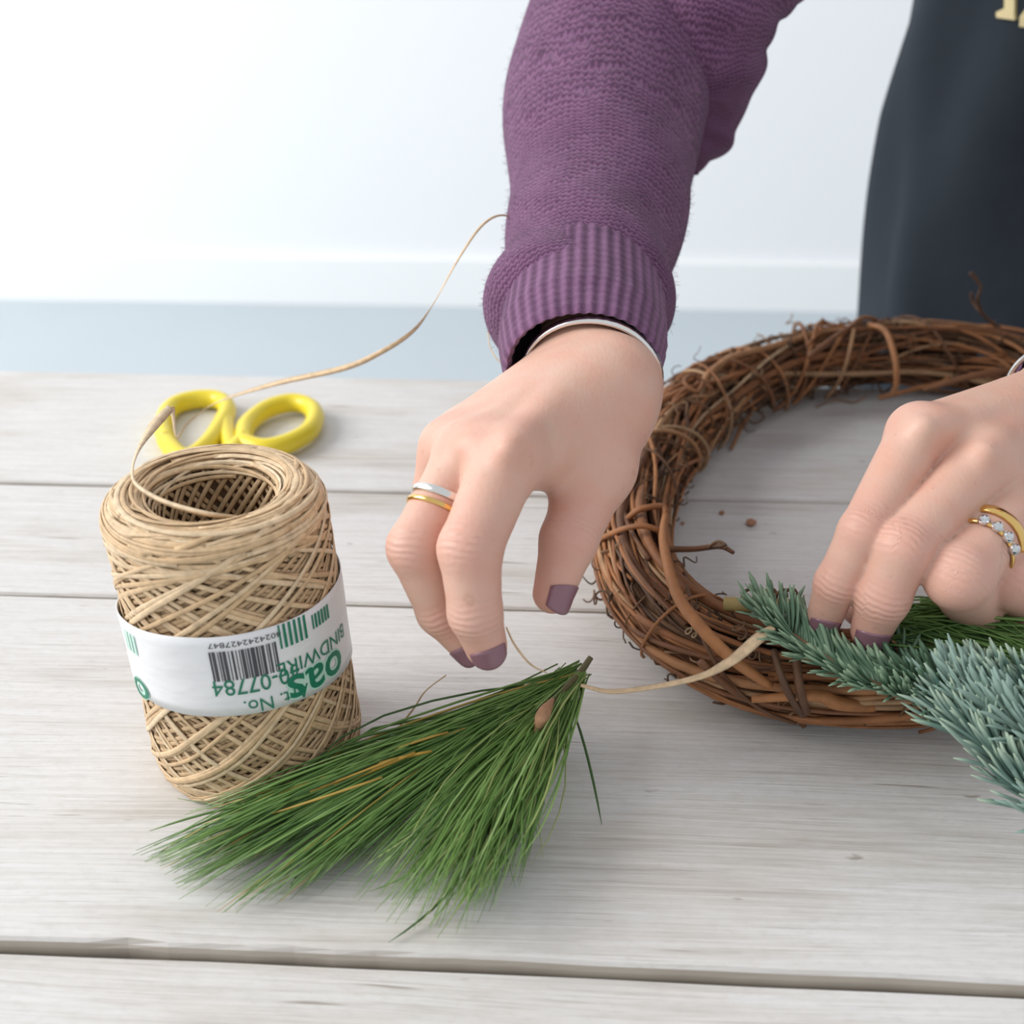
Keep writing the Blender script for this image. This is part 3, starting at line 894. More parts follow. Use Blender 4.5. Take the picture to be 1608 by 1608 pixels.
# ------------------------------------------------------------------ fir sprigs
def needle_mesh(name, bend, mat, w=0.095, tip=0.75):
    n = 7; V = []; A = []; F = []
    for i in range(n):
        t = i / (n - 1)
        ww = w * (0.55 + 0.9 * min(t * 2.2, 1) * 0.5) * (1.0 if t < 0.8 else math.sqrt(max(1 - ((t - 0.8) / 0.21) ** 2, 0.02)))
        y, z = t, bend * t * t
        for a, b in ((-.5, 0), (-.28, .30), (0, .36), (.28, .30), (.5, 0), (.25, -.2), (-.25, -.2)):
            V.append((ww * a, y, z + ww * b)); A.append(t)
    k = 7
    for i in range(n - 1):
        for j in range(k):
            q = (j + 1) % k
            F.append((i * k + j, i * k + q, (i + 1) * k + q, (i + 1) * k + j))
    F += [tuple(range(k))[::-1], tuple((n - 1) * k + j for j in range(k))]
    me = mesh_from(name, V, F, True, {'shade': A}); me.materials.append(mat)
    return me
def place(me, name, p, d, up, ln, parent, pinv):
    y = unit(d); z = unit(np.asarray(up) - y * np.dot(up, y)); x = np.cross(y, z)
    o = bpy.data.objects.new(name, me); COL.objects.link(o)
    m4 = Matrix(((x[0], y[0], z[0], p[0]), (x[1], y[1], z[1], p[1]), (x[2], y[2], z[2], p[2]), (0, 0, 0, 1)))
    o.parent = parent
    o.matrix_parent_inverse = pinv
    o.matrix_basis = m4 @ Matrix.Scale(ln, 4)
    return o
def fir_sprig(label, axes, mat, ln, stem_r=0.0022, name='fir_sprig', w=0.095):
    """axes: [(path from tip to butt, needle count, side function)]; the 300 needles that show largest are parts"""
    A0 = catmull(np.array(axes[0][0]), 60)
    root = thing(name, label, 'sprig', tuple(A0[-1]))
    pinv = root.matrix_basis.inverted()
    kinds = [needle_mesh('needle', b, mat, w) for b in (0.10, 0.22, 0.34, -0.08)]
    base = [(np.array([v.co[:] for v in k.vertices]), [tuple(p.vertices) for p in k.polygons]) for k in kinds]
    mb = MB(); made = 0
    for pts, count, side_fn in axes:
        A = catmull(np.array(pts), 60)
        v, f = tube(A, np.linspace(stem_r * 0.6, stem_r, 60), 7)
        obj('stem', mesh_from('stem', v, f), M['stem'], root)
        P, T, N, B = frames(A)
        for i in range(count):
            u = (i + rng.random()) / count
            k = min(int(u * 59), 58)
            d, up = side_fn(u, -T[k], rng)          # forward = towards the tip (path starts at the tip)
            p = A[k] + unit(d) * 0.001
            L = ln * rng.uniform(0.75, 1.15); kk = rng.integers(4)
            if made < 300:
                place(kinds[kk], 'needle', p, d, up, L, root, pinv); made += 1
            else:
                y = unit(d); z = unit(np.asarray(up) - y * np.dot(up, y)); x = np.cross(y, z)
                bv, bf = base[kk]
                mb.add((bv[:, :1] * x + bv[:, 1:2] * y + bv[:, 2:] * z) * L + p, bf, 0.6)
    if mb.n:
        o = obj('needle_mass', mb.mesh('needle_mass'), mat, root); o['kind'] = 'stuff'
    return root
Z = np.array([0, 0, 1.0])
def green_side(u, fwd, r):
    lat = unit(np.cross(fwd, Z)); s = 1 if r.random() < 0.52 else -1
    up = Z
    h = r.uniform(0.05, 0.9) if u < .18 or u > .72 else r.uniform(0.0, 0.40)
    if u < .2: h = r.uniform(.1, 1.3)
    if u < 0.10: d = fwd * 1.0 + lat * s * r.uniform(.1, .8) + up * r.uniform(-.1, .8)
    else: d = fwd * r.uniform(.35, .75) + lat * s * r.uniform(0.45, 0.9) + up * h * (1.0 if s < 0 else .8)
    return d, up * 0.8 + fwd * 0.5 + lat * -s * .3
fir_sprig('dark green fir sprig pressed onto the wreath by the fingertips',
          [([ground(1208, 972, .056), ground(1262, 1010, .056), ground(1335, 1058, .052), ground(1405, 1088, .047), ground(1475, 1112, .040)], 330, green_side),
           ([ground(1405, 1045, .050), ground(1445, 1072, .050), ground(1490, 1092, .046)], 110, green_side)], M['fir'], 0.0185, 0.002, w=0.112)
def fan(spread_l, spread_r, up0, up1, f0, f1):
    def fn(u, fwd, r):
        lat = unit(np.cross(fwd, Z))
        d = fwd * r.uniform(f0, f1) + lat * r.uniform(-spread_l, spread_r) + Z * r.uniform(up0, up1)
        return d, Z * 0.7 + fwd * .6
    return fn
fir_sprig('large blue-green fir sprig with dense needles over the front of the wreath',
          [([ground(1510, 1135, .044), ground(1560, 1180, .040), ground(1615, 1240, .032), ground(1690, 1310, .022)], 330, fan(.75, .75, -0.25, 0.8, .6, 1.0)),
           ([ground(1518, 1110, .048), ground(1560, 1130, .048), ground(1630, 1165, .046), ground(1710, 1210, .04)], 260, fan(.7, .7, 0.0, 1.0, .55, 1.0))], M['blue'], 0.0255, 0.0026, 'blue_fir_sprig', 0.10)
fir_sprig('blue-green fir sprig at the right edge of the picture, behind the larger blue one',
          [([ground(1540, 1085, .052), ground(1590, 1092, .054), ground(1650, 1102, .054), ground(1710, 1112, .052)], 190, fan(.9, .9, -0.1, 1.0, .3, .8))], M['blue'], 0.0195, 0.0022, 'blue_fir_sprig', 0.11)

# ------------------------------------------------------------------ long-needled pine
def needle_bundle(n, start, end, r0, bow, zmin=0.0012, shade=None, segs=7):
    out = []
    for i in range(n):
        a, b = start(i), end(i)
        m = (a + b) / 2 + np.array([rng.normal() * bow, rng.normal() * bow, abs(rng.normal()) * bow * 1.3])
        t = np.linspace(0, 1, segs)[:, None]
        P = a * (1 - t) ** 2 + 2 * m * t * (1 - t) + b * t ** 2
        P[:, 2] = np.maximum(P[:, 2], TZ + zmin + 0.0006 * rng.random())
        q = P[:, :2] - SB[:2]; dist = np.hypot(q[:, 0], q[:, 1])[:, None]
        P[:, :2] = np.where(dist < 0.0465, SB[:2] + q / dist * 0.0465, P[:, :2])      # lies against the spool, not in it
        rr = r0 * rng.uniform(.7, 1.2) * np.array([0.8, 1, 1, 1, .95, .75, .2])
        v, f = tube(P, rr, 4, flat=0.7)
        out.append((v, f, rng.random() if shade is None else shade(i)))
    return out
def pine_sprig(label, loc, stems, bundles, singles):
    root = thing('pine_sprig', label, 'sprig', tuple(loc))
    for P, r in stems:
        v, f = tube(catmull(np.array(P), 24), catmull(np.array(r), 24), 8)
        obj('stem' if r[1] < r[0] * 2.5 else 'bud', mesh_from('stem', v, f), M['pine_stem'] if len(P) > 3 else M['bud'], root)
    mb = MB(); k = 0
    for b in bundles:
        for i, (v, f, s) in enumerate(b):
            if i % 6 == 0 and k < singles:
                obj('needle', mesh_from('needle', v, f, True, {'shade': np.full(len(v), s)}), M['pine'], root); k += 1
            else:
                mb.add(v, f, s)
    o = obj('needle_mass', mb.mesh('needle_mass'), M['pine'], root); o['kind'] = 'stuff'
    return root
def lerp(a, b, t): return a + (b - a) * t
T0 = ground(923, 1042, .034)
def st1(i):
    u = rng.random() ** 1.2
    p = ground(lerp(915, 700, u), lerp(1055, 1180, u) + rng.normal() * 12, lerp(.030, .018, u))
    return p
def en1(i):
    u = rng.random()
    # fan of tips from the upper left edge round to the lower right one
    x, y = (lerp(215, 330, u), lerp(1335, 1425, u)) if u < .65 else (lerp(330, 480, (u - .65) / .35), lerp(1430, 1395, (u - .65) / .35))
    sh = rng.random() ** 1.6 * 0.5
    x, y = lerp(x, 760, sh), lerp(y, 1215, sh)
    if rng.random() < 0.18: x, y = lerp(300, 520, rng.random()), lerp(1300, 1235, rng.random())
    return ground(x + rng.normal() * 10, y + rng.normal() * 10, 0.002 + 0.018 * rng.random() * (1 - .5 * u))
def st2(i):
    u = rng.random()
    return ground(lerp(918, 835, u) + rng.normal() * 8, lerp(1055, 1150, u), lerp(.032, .022, u))
def en2(i):
    u = rng.random()
    x, y = lerp(545, 830, u), lerp(1365, 1330, u) + 105 * math.sin(math.pi * u) ** .8
    sh = rng.random() ** 1.5 * 0.55
    x, y = lerp(x, 850, sh), lerp(y, 1140, sh)
    return ground(x + rng.normal() * 14, y + rng.normal() * 14, 0.002 + 0.026 * rng.random())
def sh1(i): return min(max(rng.normal() * 0.20 + 0.50, 0.02), 0.92) if rng.random() > 0.05 else rng.uniform(.96, 1)
def sh2(i): return min(max(rng.normal() * 0.20 + 0.68, 0.1), 0.94)
R1 = needle_bundle(560, st1, en1, 0.00062, 0.006, shade=sh1)
stray_o = []
R2 = needle_bundle(460, st2, en2, 0.00062, 0.007, shade=sh2)
stray = []
for a, b, s in [((905, 1130, .02), (945, 1295, .002), .15), ((730, 1370, .006), (610, 1480, .0015), .1), ((640, 1235, .02), (450, 1235, .012), .98), ((600, 1190, .02), (480, 1245, .012), .98),
                ((400, 1262, .012), (235, 1305, .003), .4), ((560, 1270, .012), (455, 1395, .0015), .2), ((690, 1340, .01), (580, 1400, .002), .5), ((880, 1120, .02), (875, 1240, .004), .2), ((900, 1100, .02), (870, 1200, .008), .1), ((720, 1185, .02), (560, 1225, .014), .975), ((760, 1175, .02), (520, 1240, .014), .985)]:
    stray += needle_bundle(1, lambda i: ground(*a), lambda i: ground(*b), 0.0008, 0.003, shade=lambda i: s)
for k in range(6):
    stray += needle_bundle(1, lambda i: ground(730 - 26 * k, 1160 + 9 * k + rng.normal() * 12, .030), lambda i: ground(590 - 34 * k, 1196 + 13 * k + rng.normal() * 16, .020), 0.0008, 0.002, shade=lambda i: rng.uniform(.965, 1))
pine_sprig('long-needled green pine sprig lying on the table in front of the raffia spool', T0,
           [([ground(928, 1032, .034), ground(905, 1064, .028), ground(860, 1112, .022), ground(800, 1150, .020), ground(720, 1180, .016)], [.0013, .0018, .0024, .0022, .0012]),
            ([ground(905, 1062, .034), ground(880, 1090, .033), ground(866, 1105, .033), ground(860, 1115, .032)], [.0012, .0016, .0018, .0012]),
            ([ground(868, 1098, .036), ground(852, 1124, .0385), ground(842, 1150, .033)], [.0008, .0030, .0009])],
           [R1, R2, stray], 170)
def st3(i):
    u = rng.random()
    return ground(1385 + 70 * u, 985 + rng.normal() * 14 - 20 * u, .056 + .004 * rng.random())
def en3(i):
    u = rng.random()
    x = 1650 - 120 * rng.random() ** 2.5
    return ground(x, lerp(945, 1080, u), lerp(.052, .066, rng.random()) - .012 * u)
R3 = needle_bundle(230, st3, en3, 0.0006, 0.004, shade=lambda i: min(max(rng.normal() * 0.2 + 0.36, 0), 0.9))
pine_sprig('bunch of long dark green pine needles lying on the wreath under the curled fingers', ground(1400, 985, .054),
           [([ground(1350, 990, .052), ground(1420, 990, .052), ground(1520, 1005, .050)], [.0016, .0024, .0018])], [R3], 60)

# ------------------------------------------------------------------ strands of raffia between sprig, wreath and hand
def raffia(label, pts, w, n=60, twist=0.0, t0=0.0):
    P = np.array(pts)
    v, f = loose(P, w, 0.0004, n, twist, t0)
    o = obj('raffia_strand', mesh_from('raffia_strand', v, f), M['raffia'])
    return tag(o, label, 'raffia', 'loose raffia strands')
raffia('tan raffia strand running from the pine sprig tip across to the wreath', [ground(912, 1076, .036), ground(960, 1086, .034), ground(1030, 1078, .034), ground(1100, 1062, .040), ground(1150, 1036, .050), ground(1190, 1003, .0585), ground(1215, 985, .062)], [.0022, .0028, .0028, .0034, .0054, .0058, .0034], 60, 0.4, 0.1)
raffia('thin curling raffia strand standing up behind the pine sprig', [ground(590, 1168, .006), ground(620, 1148, .012), ground(650, 1112, .022), ground(668, 1085, .030), ground(700, 1060, .036)], [.0007, .0008, .0009, .0010, .0012], 40, 3.0)
raffia('wispy raffia end hanging from the fingertips above the pine sprig tip', [at(795, 985, .449), at(808, 1012, .450), at(832, 1042, .452), at(858, 1056, .456)], [.0008, .0008, .0010, .0014], 30, 2.0)

# ------------------------------------------------------------------ person
def smin(a, b, k):
    h = np.maximum(k - np.abs(a - b), 0) / k
    return np.minimum(a, b) - h * h * k * 0.25
class SDF:
    """smoothly joined tapered limbs on a grid, meshed with surface nets"""
    def __init__(self, lo, hi, h):
        self.lo = np.asarray(lo, float); self.h = h
        self.n = np.ceil((np.asarray(hi) - self.lo) / h).astype(int) + 1
        self.f = np.full(self.n, 1.0, np.float32)
        self.ax = [self.lo[i] + h * np.arange(self.n[i]) for i in range(3)]
    def grid(self, f=None): return np.full(self.n, 1.0, np.float32)
    def cone(self, f, a, b, ra, rb, k=0.004, sub=False, squash=None):
        a, b = np.asarray(a, float), np.asarray(b, float)
        m = max(ra, rb) * (1.6 if squash else 1.0) + 2.5 * k + 3 * self.h
        lo, hi = np.minimum(a, b) - m, np.maximum(a, b) + m
        s = []
        for i in range(3):
            i0 = max(int((lo[i] - self.lo[i]) / self.h), 0); i1 = min(int((hi[i] - self.lo[i]) / self.h) + 2, self.n[i])
            if i1 <= i0: return
            s.append(slice(i0, i1))
        X, Y, Zc = np.meshgrid(self.ax[0][s[0]], self.ax[1][s[1]], self.ax[2][s[2]], indexing='ij')
        px, py, pz = X - a[0], Y - a[1], Zc - a[2]
        d = b - a; dd = d.dot(d) + 1e-12
        t = np.clip((px * d[0] + py * d[1] + pz * d[2]) / dd, 0, 1)
        qx, qy, qz = px - t * d[0], py - t * d[1], pz - t * d[2]
        if squash is not None:
            ax, fac = squash                                   # thinner along a direction
            w = qx * ax[0] + qy * ax[1] + qz * ax[2]
            g = w * (1 / fac - 1)
            qx, qy, qz = qx + g * ax[0], qy + g * ax[1], qz + g * ax[2]
        D = (np.sqrt(qx * qx + qy * qy + qz * qz) - (ra + (rb - ra) * t)).astype(np.float32)
        sl = tuple(s)
        if sub: f[sl] = -smin(-f[sl], D, k)
        else: f[sl] = smin(f[sl], D, k)
    def mesh(self, f):
        h = self.h; s = f < 0
        nx, ny, nz = [m - 1 for m in self.n]
        cnt = np.zeros((nx, ny, nz), np.float32); pos = np.zeros((nx, ny, nz, 3), np.float32)
        for ax in range(3):
            A = [slice(None)] * 3; B = [slice(None)] * 3
            A[ax] = slice(0, -1); B[ax] = slice(1, None)
            f0, f1 = f[tuple(A)], f[tuple(B)]
            cr = (f0 < 0) != (f1 < 0)
            I = np.argwhere(cr); tt = f0[cr] / (f0[cr] - f1[cr])
            P = I.astype(np.float32); P[:, ax] += tt
            o1, o2 = [i for i in range(3) if i != ax]
            for d1 in (0, -1):
                for d2 in (0, -1):
                    C = I.copy(); C[:, o1] += d1; C[:, o2] += d2
                    ok = np.all((C >= 0) & (C < [nx, ny, nz]), axis=1)
                    C = C[ok]; np.add.at(cnt, tuple(C.T), 1); np.add.at(pos, tuple(C.T), P[ok])
        act = cnt > 0; idx = np.full(act.shape, -1, np.int64); idx[act] = np.arange(act.sum())
        V = pos[act] / cnt[act][:, None] * h + self.lo
        Q = []
        for ax in range(3):
            A = [slice(None)] * 3; B = [slice(None)] * 3
            A[ax] = slice(0, -1); B[ax] = slice(1, None)
            s0, s1 = s[tuple(A)], s[tuple(B)]
            I = np.argwhere(s0 != s1)
            o1, o2 = [(1, 2), (2, 0), (0, 1)][ax]
            ok = (I[:, o1] > 0) & (I[:, o2] > 0) & (I[:, o1] < self.n[o1] - 1) & (I[:, o2] < self.n[o2] - 1)
            I = I[ok]; fl = s0[tuple(I.T)]
            def c(d1, d2):
                C = I.copy(); C[:, o1] += d1; C[:, o2] += d2; return idx[tuple(C.T)]
            q = np.stack([c(-1, -1), c(0, -1), c(0, 0), c(-1, 0)], 1)
            q[~fl] = q[~fl][:, ::-1]
            Q.append(q)
        Q = np.concatenate(Q); Q = Q[(Q >= 0).all(1)]
        return V, Q
def smooth_mesh(V, Q, it=2, lam=0.5):
    E = np.concatenate([Q[:, [0, 1]], Q[:, [1, 2]], Q[:, [2, 3]], Q[:, [3, 0]]])
    E = np.concatenate([E, E[:, ::-1]])
    for _ in range(it):
        for l in (lam, -lam * 0.92):
            S = np.zeros_like(V); c = np.zeros(len(V))
            np.add.at(S, E[:, 0], V[E[:, 1]]); np.add.at(c, E[:, 0], 1)
            V = V + l * (S / np.maximum(c, 1)[:, None] - V)
    return V

def build_hand(spec):
    """spec: palm cones, fingers (chains of (px, py, depth, radius px)) and thumb, in photo units"""
    def pt(q): return J(q[0], q[1], q[2])
    def rr(q): return rad(q[3], q[2])
    allp = np.array([pt(q) for c in spec['palm'] for q in c[:2]] + [pt(q) for c in spec['fingers'] for q in c])
    g = SDF(allp.min(0) - 0.036, allp.max(0) + 0.036, 0.00115)
    palm = g.grid()
    for c in spec['palm']:
        g.cone(palm, pt(c[0]), pt(c[1]), rr(c[0]), rr(c[1]), c[2] if len(c) > 2 else 0.016)
    groups = []
    for chain in spec['fingers']:
        f = g.grid()
        for a, b in zip(chain[:-1], chain[1:]):
            g.cone(f, pt(a), pt(b), rr(a), rr(b), 0.003)
        groups.append(f)
    # fingers stay apart from one another, each melting into the palm
    fin = groups[0]
    for f in groups[1:]:
        fin = smin(fin, f, 0.0012)
    out = smin(palm, fin, 0.009)
    for c in spec.get('ridge', []):
        g.cone(out, pt(c[0]), pt(c[1]), rr(c[0]), rr(c[1]), 0.009)
    for c in spec.get('cut', []):
        g.cone(out, pt(c[0]), pt(c[1]), rr(c[0]), rr(c[1]), 0.004, sub=True)
    V, Q = g.mesh(out)
    V = smooth_mesh(V.astype(float), Q, 3)
    red = np.zeros(len(V)); crease = np.zeros(len(V)); fold = np.zeros(len(V))
    for ci, chain in enumerate(spec['fingers']):
        for k in range(1, len(chain) - 1 if len(chain) < 4 else 3):
            p = pt(chain[k]); ax = unit(pt(chain[min(k + 1, len(chain) - 1)]) - pt(chain[k - 1])); r = rr(chain[k])
            dors = unit(-VIEW * 0.8 + Z * 0.5 - ax * ax.dot(-VIEW * 0.8 + Z * 0.5))
            rel = V - p; t = rel @ ax; dd = np.linalg.norm(rel, axis=1)
            dm = np.clip((rel @ dors) / r, 0, 1)
            w = np.exp(-(t / (r * 0.65)) ** 2) * dm * (dd < r * 2.0)
            up = w > crease
            crease = np.maximum(crease, w); fold = np.where(up, t * 1000, fold)
            red = np.maximum(red, 0.8 * np.exp(-(dd / (r * 1.5)) ** 2) * (0.4 + 0.6 * dm))
        p = pt(chain[-1]); r = rr(chain[-1])
        red = np.maximum(red, 0.75 * np.exp(-(np.linalg.norm(V - p, axis=1) / (r * 1.9)) ** 2))
        p = pt(chain[0]); r = rr(chain[0])
        red = np.maximum(red, 0.45 * np.exp(-(np.linalg.norm(V - p, axis=1) / (r * 1.2)) ** 2))
    return V, Q, red, crease, fold

HA = dict(                         # the hand in front, thumb towards the wreath
    palm=[((968, 600, .470, 62), (795, 722, .415, 50)), ((935, 592, .478, 62), (742, 712, .427, 47)), ((900, 592, .488, 58), (712, 705, .445, 44)), ((868, 600, .500, 50), (722, 690, .466, 40)),
          ((968, 610, .478, 58), (937, 735, .448, 56), 0.014), ((960, 640, .462, 50), (850, 720, .43, 36), 0.018),
          ((925, 560, .500, 82), (940, 470, .535, 84), 0.012)],
    fingers=[[(795, 722, .412, 54), (738, 862, .396, 50), (746, 962, .402, 42), (763, 1014, .411, 34)],
             [(735, 715, .425, 49), (653, 860, .411, 45), (692, 960, .423, 37), (736, 1014, .430, 29)],
             [(705, 705, .448, 44), (672, 830, .452, 38), (705, 915, .464, 32), (738, 950, .464, 27)],
             [(722, 692, .470, 38), (695, 790, .490, 34), (715, 855, .496, 29), (735, 885, .494, 25)],
             [(937, 735, .448, 56), (893, 848, .428, 45), (868, 932, .430, 32)]],
    ridge=[((900, 612, .449, 12), (800, 705, .398, 16)), ((880, 608, .462, 12), (740, 700, .412, 16)), ((850, 618, .474, 10), (708, 700, .433, 14))],
    cut=[])
HB = dict(                         # the hand at the right edge, holding the fir down
    palm=[((1650, 632, .515, 60), (1445, 684, .470, 46)), ((1665, 655, .515, 62), (1545, 728, .468, 48)), ((1690, 690, .520, 60), (1610, 782, .476, 48)), ((1720, 730, .525, 54), (1690, 815, .488, 44)),
          ((1640, 680, .535, 60), (1515, 790, .520, 46), 0.014), ((1640, 690, .52, 50), (1560, 760, .49, 46), 0.016),
          ((1680, 640, .525, 84), (1800, 570, .56, 84), 0.012)],
    fingers=[[(1442, 682, .466, 46), (1355, 836, .440, 38), (1313, 916, .446, 33), (1294, 972, .456, 28)],
             [(1540, 728, .464, 50), (1417, 862, .434, 46), (1386, 938, .440, 42), (1368, 990, .449, 32)],
             [(1606, 780, .474, 50), (1503, 905, .432, 51), (1528, 950, .462, 44), (1560, 935, .492, 36)],
             [(1690, 815, .488, 46), (1588, 910, .448, 46), (1610, 945, .472, 40), (1640, 930, .495, 34)],
             [(1515, 790, .520, 46), (1420, 885, .508, 36), (1352, 955, .492, 30)]],
    ridge=[((1600, 642, .484, 12), (1450, 672, .452, 18)), ((1610, 662, .487, 11), (1545, 712, .450, 17))],
    cut=[])
parts = [build_hand(HA), build_hand(HB)]

# the rest of the body, hidden under the clothes
TX = 0.50
P_EL_A, P_EL_B = J(1040, 100, .652), np.array([0.56, 0.70, TZ + 0.235])
P_SH_A, P_SH_B = np.array([0.29, 0.84, TZ + 0.50]), np.array([0.67, 0.84, TZ + 0.50])
P_WR_A, P_WR_B = J(940, 470, .535), J(1800, 570, .56)
def body(g, f, grow=0.0, legs=True):
    c = lambda a, b, ra, rb, k=0.05, **kw: g.cone(f, a, b, ra + grow, rb + grow, k, **kw)
    yax = (0.0, 1.0, 0.0)
    for dx in (-0.065, 0.065):
        c((TX + .03 + dx, 1.03, 0.86), (TX + .03 + dx, 1.01, 1.02), 0.115, 0.100)
        c((TX + .03 + dx, 1.01, 1.02), (TX + .02 + dx * 0.9, 0.96, 1.22), 0.100, 0.110)
    c((TX - 0.13, 0.91, 1.26), (TX + 0.13, 0.91, 1.26), 0.075, 0.075)
    if legs:
        for s in (-1, 1):
            c((TX + .03 + s * 0.08, 1.03, 0.84), (TX + .03 + s * 0.09, 1.03, 0.47), 0.085, 0.06)
            c((TX + .03 + s * 0.09, 1.03, 0.47), (TX + .03 + s * 0.09, 1.05, 0.09), 0.058, 0.038, 0.03)
            c((TX + .03 + s * 0.09, 1.04, 0.045), (TX + .03 + s * 0.105, 0.90, 0.035), 0.042, 0.032, 0.03)
        c((TX, 0.87, 1.28), (TX, 0.83, 1.42), 0.055, 0.05)
        c((TX, 0.82, 1.52), (TX, 0.79, 1.47), 0.088, 0.075, 0.03); c((TX, 0.76, 1.42), (TX, 0.77, 1.46), 0.045, 0.05, 0.03)
        c((TX, 0.705, 1.475), (TX, 0.70, 1.445), 0.010, 0.014, 0.012)
        for s in (-1, 1): c((TX + s * 0.082, 0.82, 1.49), (TX + s * 0.088, 0.825, 1.45), 0.014, 0.010, 0.012)
    for sh, el, wr in ((P_SH_A, P_EL_A, P_WR_A), (P_SH_B, P_EL_B, P_WR_B)):
        c(sh, el, 0.040, 0.022, 0.015)
        if legs: c(el, wr, 0.024, 0.024, 0.012)
g = SDF((0.02, 0.48, 0.002), (0.80, 1.20, 1.66), 0.0125)
f = g.grid(); body(g, f)
Vb, Qb = g.mesh(f); Vb = smooth_mesh(Vb.astype(float), Qb, 1)
Vs, Qs, att = [Vb], [Qb], [np.zeros((len(Vb), 3))]
n = len(Vb)
for V, Q, r1, r2, r3 in parts:
    Vs.append(V); Qs.append(Q + n); n += len(V); att.append(np.stack([r1, r2, r3], 1))
att = np.concatenate(att)
person = obj('person', mesh_from('person', np.concatenate(Vs), np.concatenate(Qs), True, {'red': att[:, 0], 'crease': att[:, 1], 'fold': att[:, 2]}), M['skin'])
tag(person, 'person in a purple knitted sweater and dark apron, hands working over the wreath', 'person')

# finger nails, varnished mauve
def nail(chain, dors, w=52, ln=0.0105, back=0.5, lift=0.0005):
    a, b = J(*chain[-2][:3]), J(*chain[-1][:3]); ax = unit(b - a); r = rad(chain[-1][3], chain[-1][2]); r0 = rad(chain[-2][3], chain[-2][2])
    L = np.linalg.norm(b - a)
    d = unit(np.asarray(dors) - ax * ax.dot(dors)); s = np.cross(ax, d)
    V = []; nu, nv = 11, 9
    for lay in (0, 1):
        for j in range(nv):
            v_ = j / (nv - 1)
            for i in range(nu):
                u = -1 + 2 * i / (nu - 1)
                y = -back * ln + ln * v_ + (1 - v_) * 0.0022 * u * u - v_ * 0.0024 * u * u      # rounded root and free edge
                an = math.radians(w) * u
                R = r + (r0 - r) * max(-y / L, 0) + lift - 0.0010 * max(v_ - .4, 0) ** 2 - lay * 0.0012
                V.append(b + ax * y + (d * math.cos(an) + s * math.sin(an)) * R)
    F = []
    m_ = nu * nv
    for j in range(nv - 1):
        for i in range(nu - 1):
            k = j * nu + i
            F.append((k, k + 1, k + nu + 1, k + nu)); F.append((m_ + k, m_ + k + nu, m_ + k + nu + 1, m_ + k + 1))
    rim = [i for i in range(nu)] + [j * nu + nu - 1 for j in range(1, nv)] + [(nv - 1) * nu + i for i in range(nu - 2, -1, -1)] + [j * nu for j in range(nv - 2, 0, -1)]
    for a_, b_ in zip(rim, rim[1:] + rim[:1]): F.append((a_, m_ + a_, m_ + b_, b_))
    obj('fingernail', mesh_from('fingernail', V, F), M['nail'], person)
toward = -VIEW
XR = np.array([1.0, 0, 0]); UPS = np.array([0, SP, CP])
nail(HA['fingers'][0], toward + XR * 0.25 - UPS * .5)
nail(HA['fingers'][1], toward - XR * 0.5)
nail(HA['fingers'][4], toward * 0.8 + XR * 0.75, 56, 0.0125)
nail(HB['fingers'][0], toward * 1.0 - XR * 0.1)
nail(HB['fingers'][1], toward * 0.7 - UPS * 0.3 - XR * .1, 54, 0.011)

# rings and bangles
def band_ring(name, c, ax, R, w, th, mat, parent=None, label=None, squash=1.0, up=None, n=56):
    ax = unit(ax); e1 = unit(np.cross(ax, up if up is not None else [0.1, 0.2, 1.0])); e2 = np.cross(ax, e1)
    V = []; F = []
    prof_ = [(-.5, 0), (-.42, .7), (-.2, 1), (.2, 1), (.42, .7), (.5, 0), (.4, -.15), (-.4, -.15)]
    for i in range(n):
        a = 2 * math.pi * i / n
        for x, y in prof_:
            q = R + th * y
            V.append(np.asarray(c) + ax * w * x + e1 * q * math.cos(a) + e2 * q * squash * math.sin(a))
    k = len(prof_)
    for i in range(n):
        for j in range(k):
            F.append((i * k + j, i * k + (j + 1) % k, ((i + 1) % n) * k + (j + 1) % k, ((i + 1) % n) * k + j))
    return obj(name, mesh_from(name, V, F), mat, parent or person, label)
ra, rb = J(*HB['fingers'][2][0][:3]), J(*HB['fingers'][2][1][:3]); axr = rb - ra
def on_finger(t): return ra + axr * t
rr_ = rad(51.5, .450)
band_ring('wedding_ring', on_finger(0.545), axr, rr_ + .0001, 0.0056, 0.0014, M['gold'], label='plain polished gold ring')
sr = band_ring('stone_ring', on_finger(0.70), axr, rr_ + 0.0002, 0.0026, 0.0010, M['gold'], label='thin gold ring set with a row of clear stones')
axu = unit(axr); dors = unit(toward * 1.0 + UPS * .25 - axu * axu.dot(toward + UPS * .25)); sid = np.cross(axu, dors)
for i, an in enumerate((-33, -11, 11, 33)):
    a = math.radians(an); nrm = dors * math.cos(a) + sid * math.sin(a)
    c0 = on_finger(0.70) + nrm * (rr_ + 0.0014)
    bm = bmesh.new(); bmesh.ops.create_icosphere(bm, subdivisions=2, radius=0.0025)
    me = bpy.data.meshes.new('stone'); bm.to_mesh(me); bm.free()
    V = np.array([v_.co[:] for v_ in me.vertices]); F = [tuple(p.vertices) for p in me.polygons]; bpy.data.meshes.remove(me)
    obj('stone', mesh_from('stone', V + c0, F, False), M['gem'], sr)
    v, f = tube([c0 - nrm * .0014, c0 - nrm * .0004, c0 + nrm * .0003], [.0019, .0026, .0027], 12)
    obj('setting', mesh_from('setting', v, f, False), M['silver'], sr)
ra2, rb2 = J(*HA['fingers'][1][0][:3]), J(*HA['fingers'][1][1][:3])
rA = rad(48, .418)
band_ring('silver_ring', ra2 + (rb2 - ra2) * .50, rb2 - ra2 + UPS * -.012, rA, 0.0034, 0.0010, M['silver'], label='silver ring on the second finger of the hand in front')
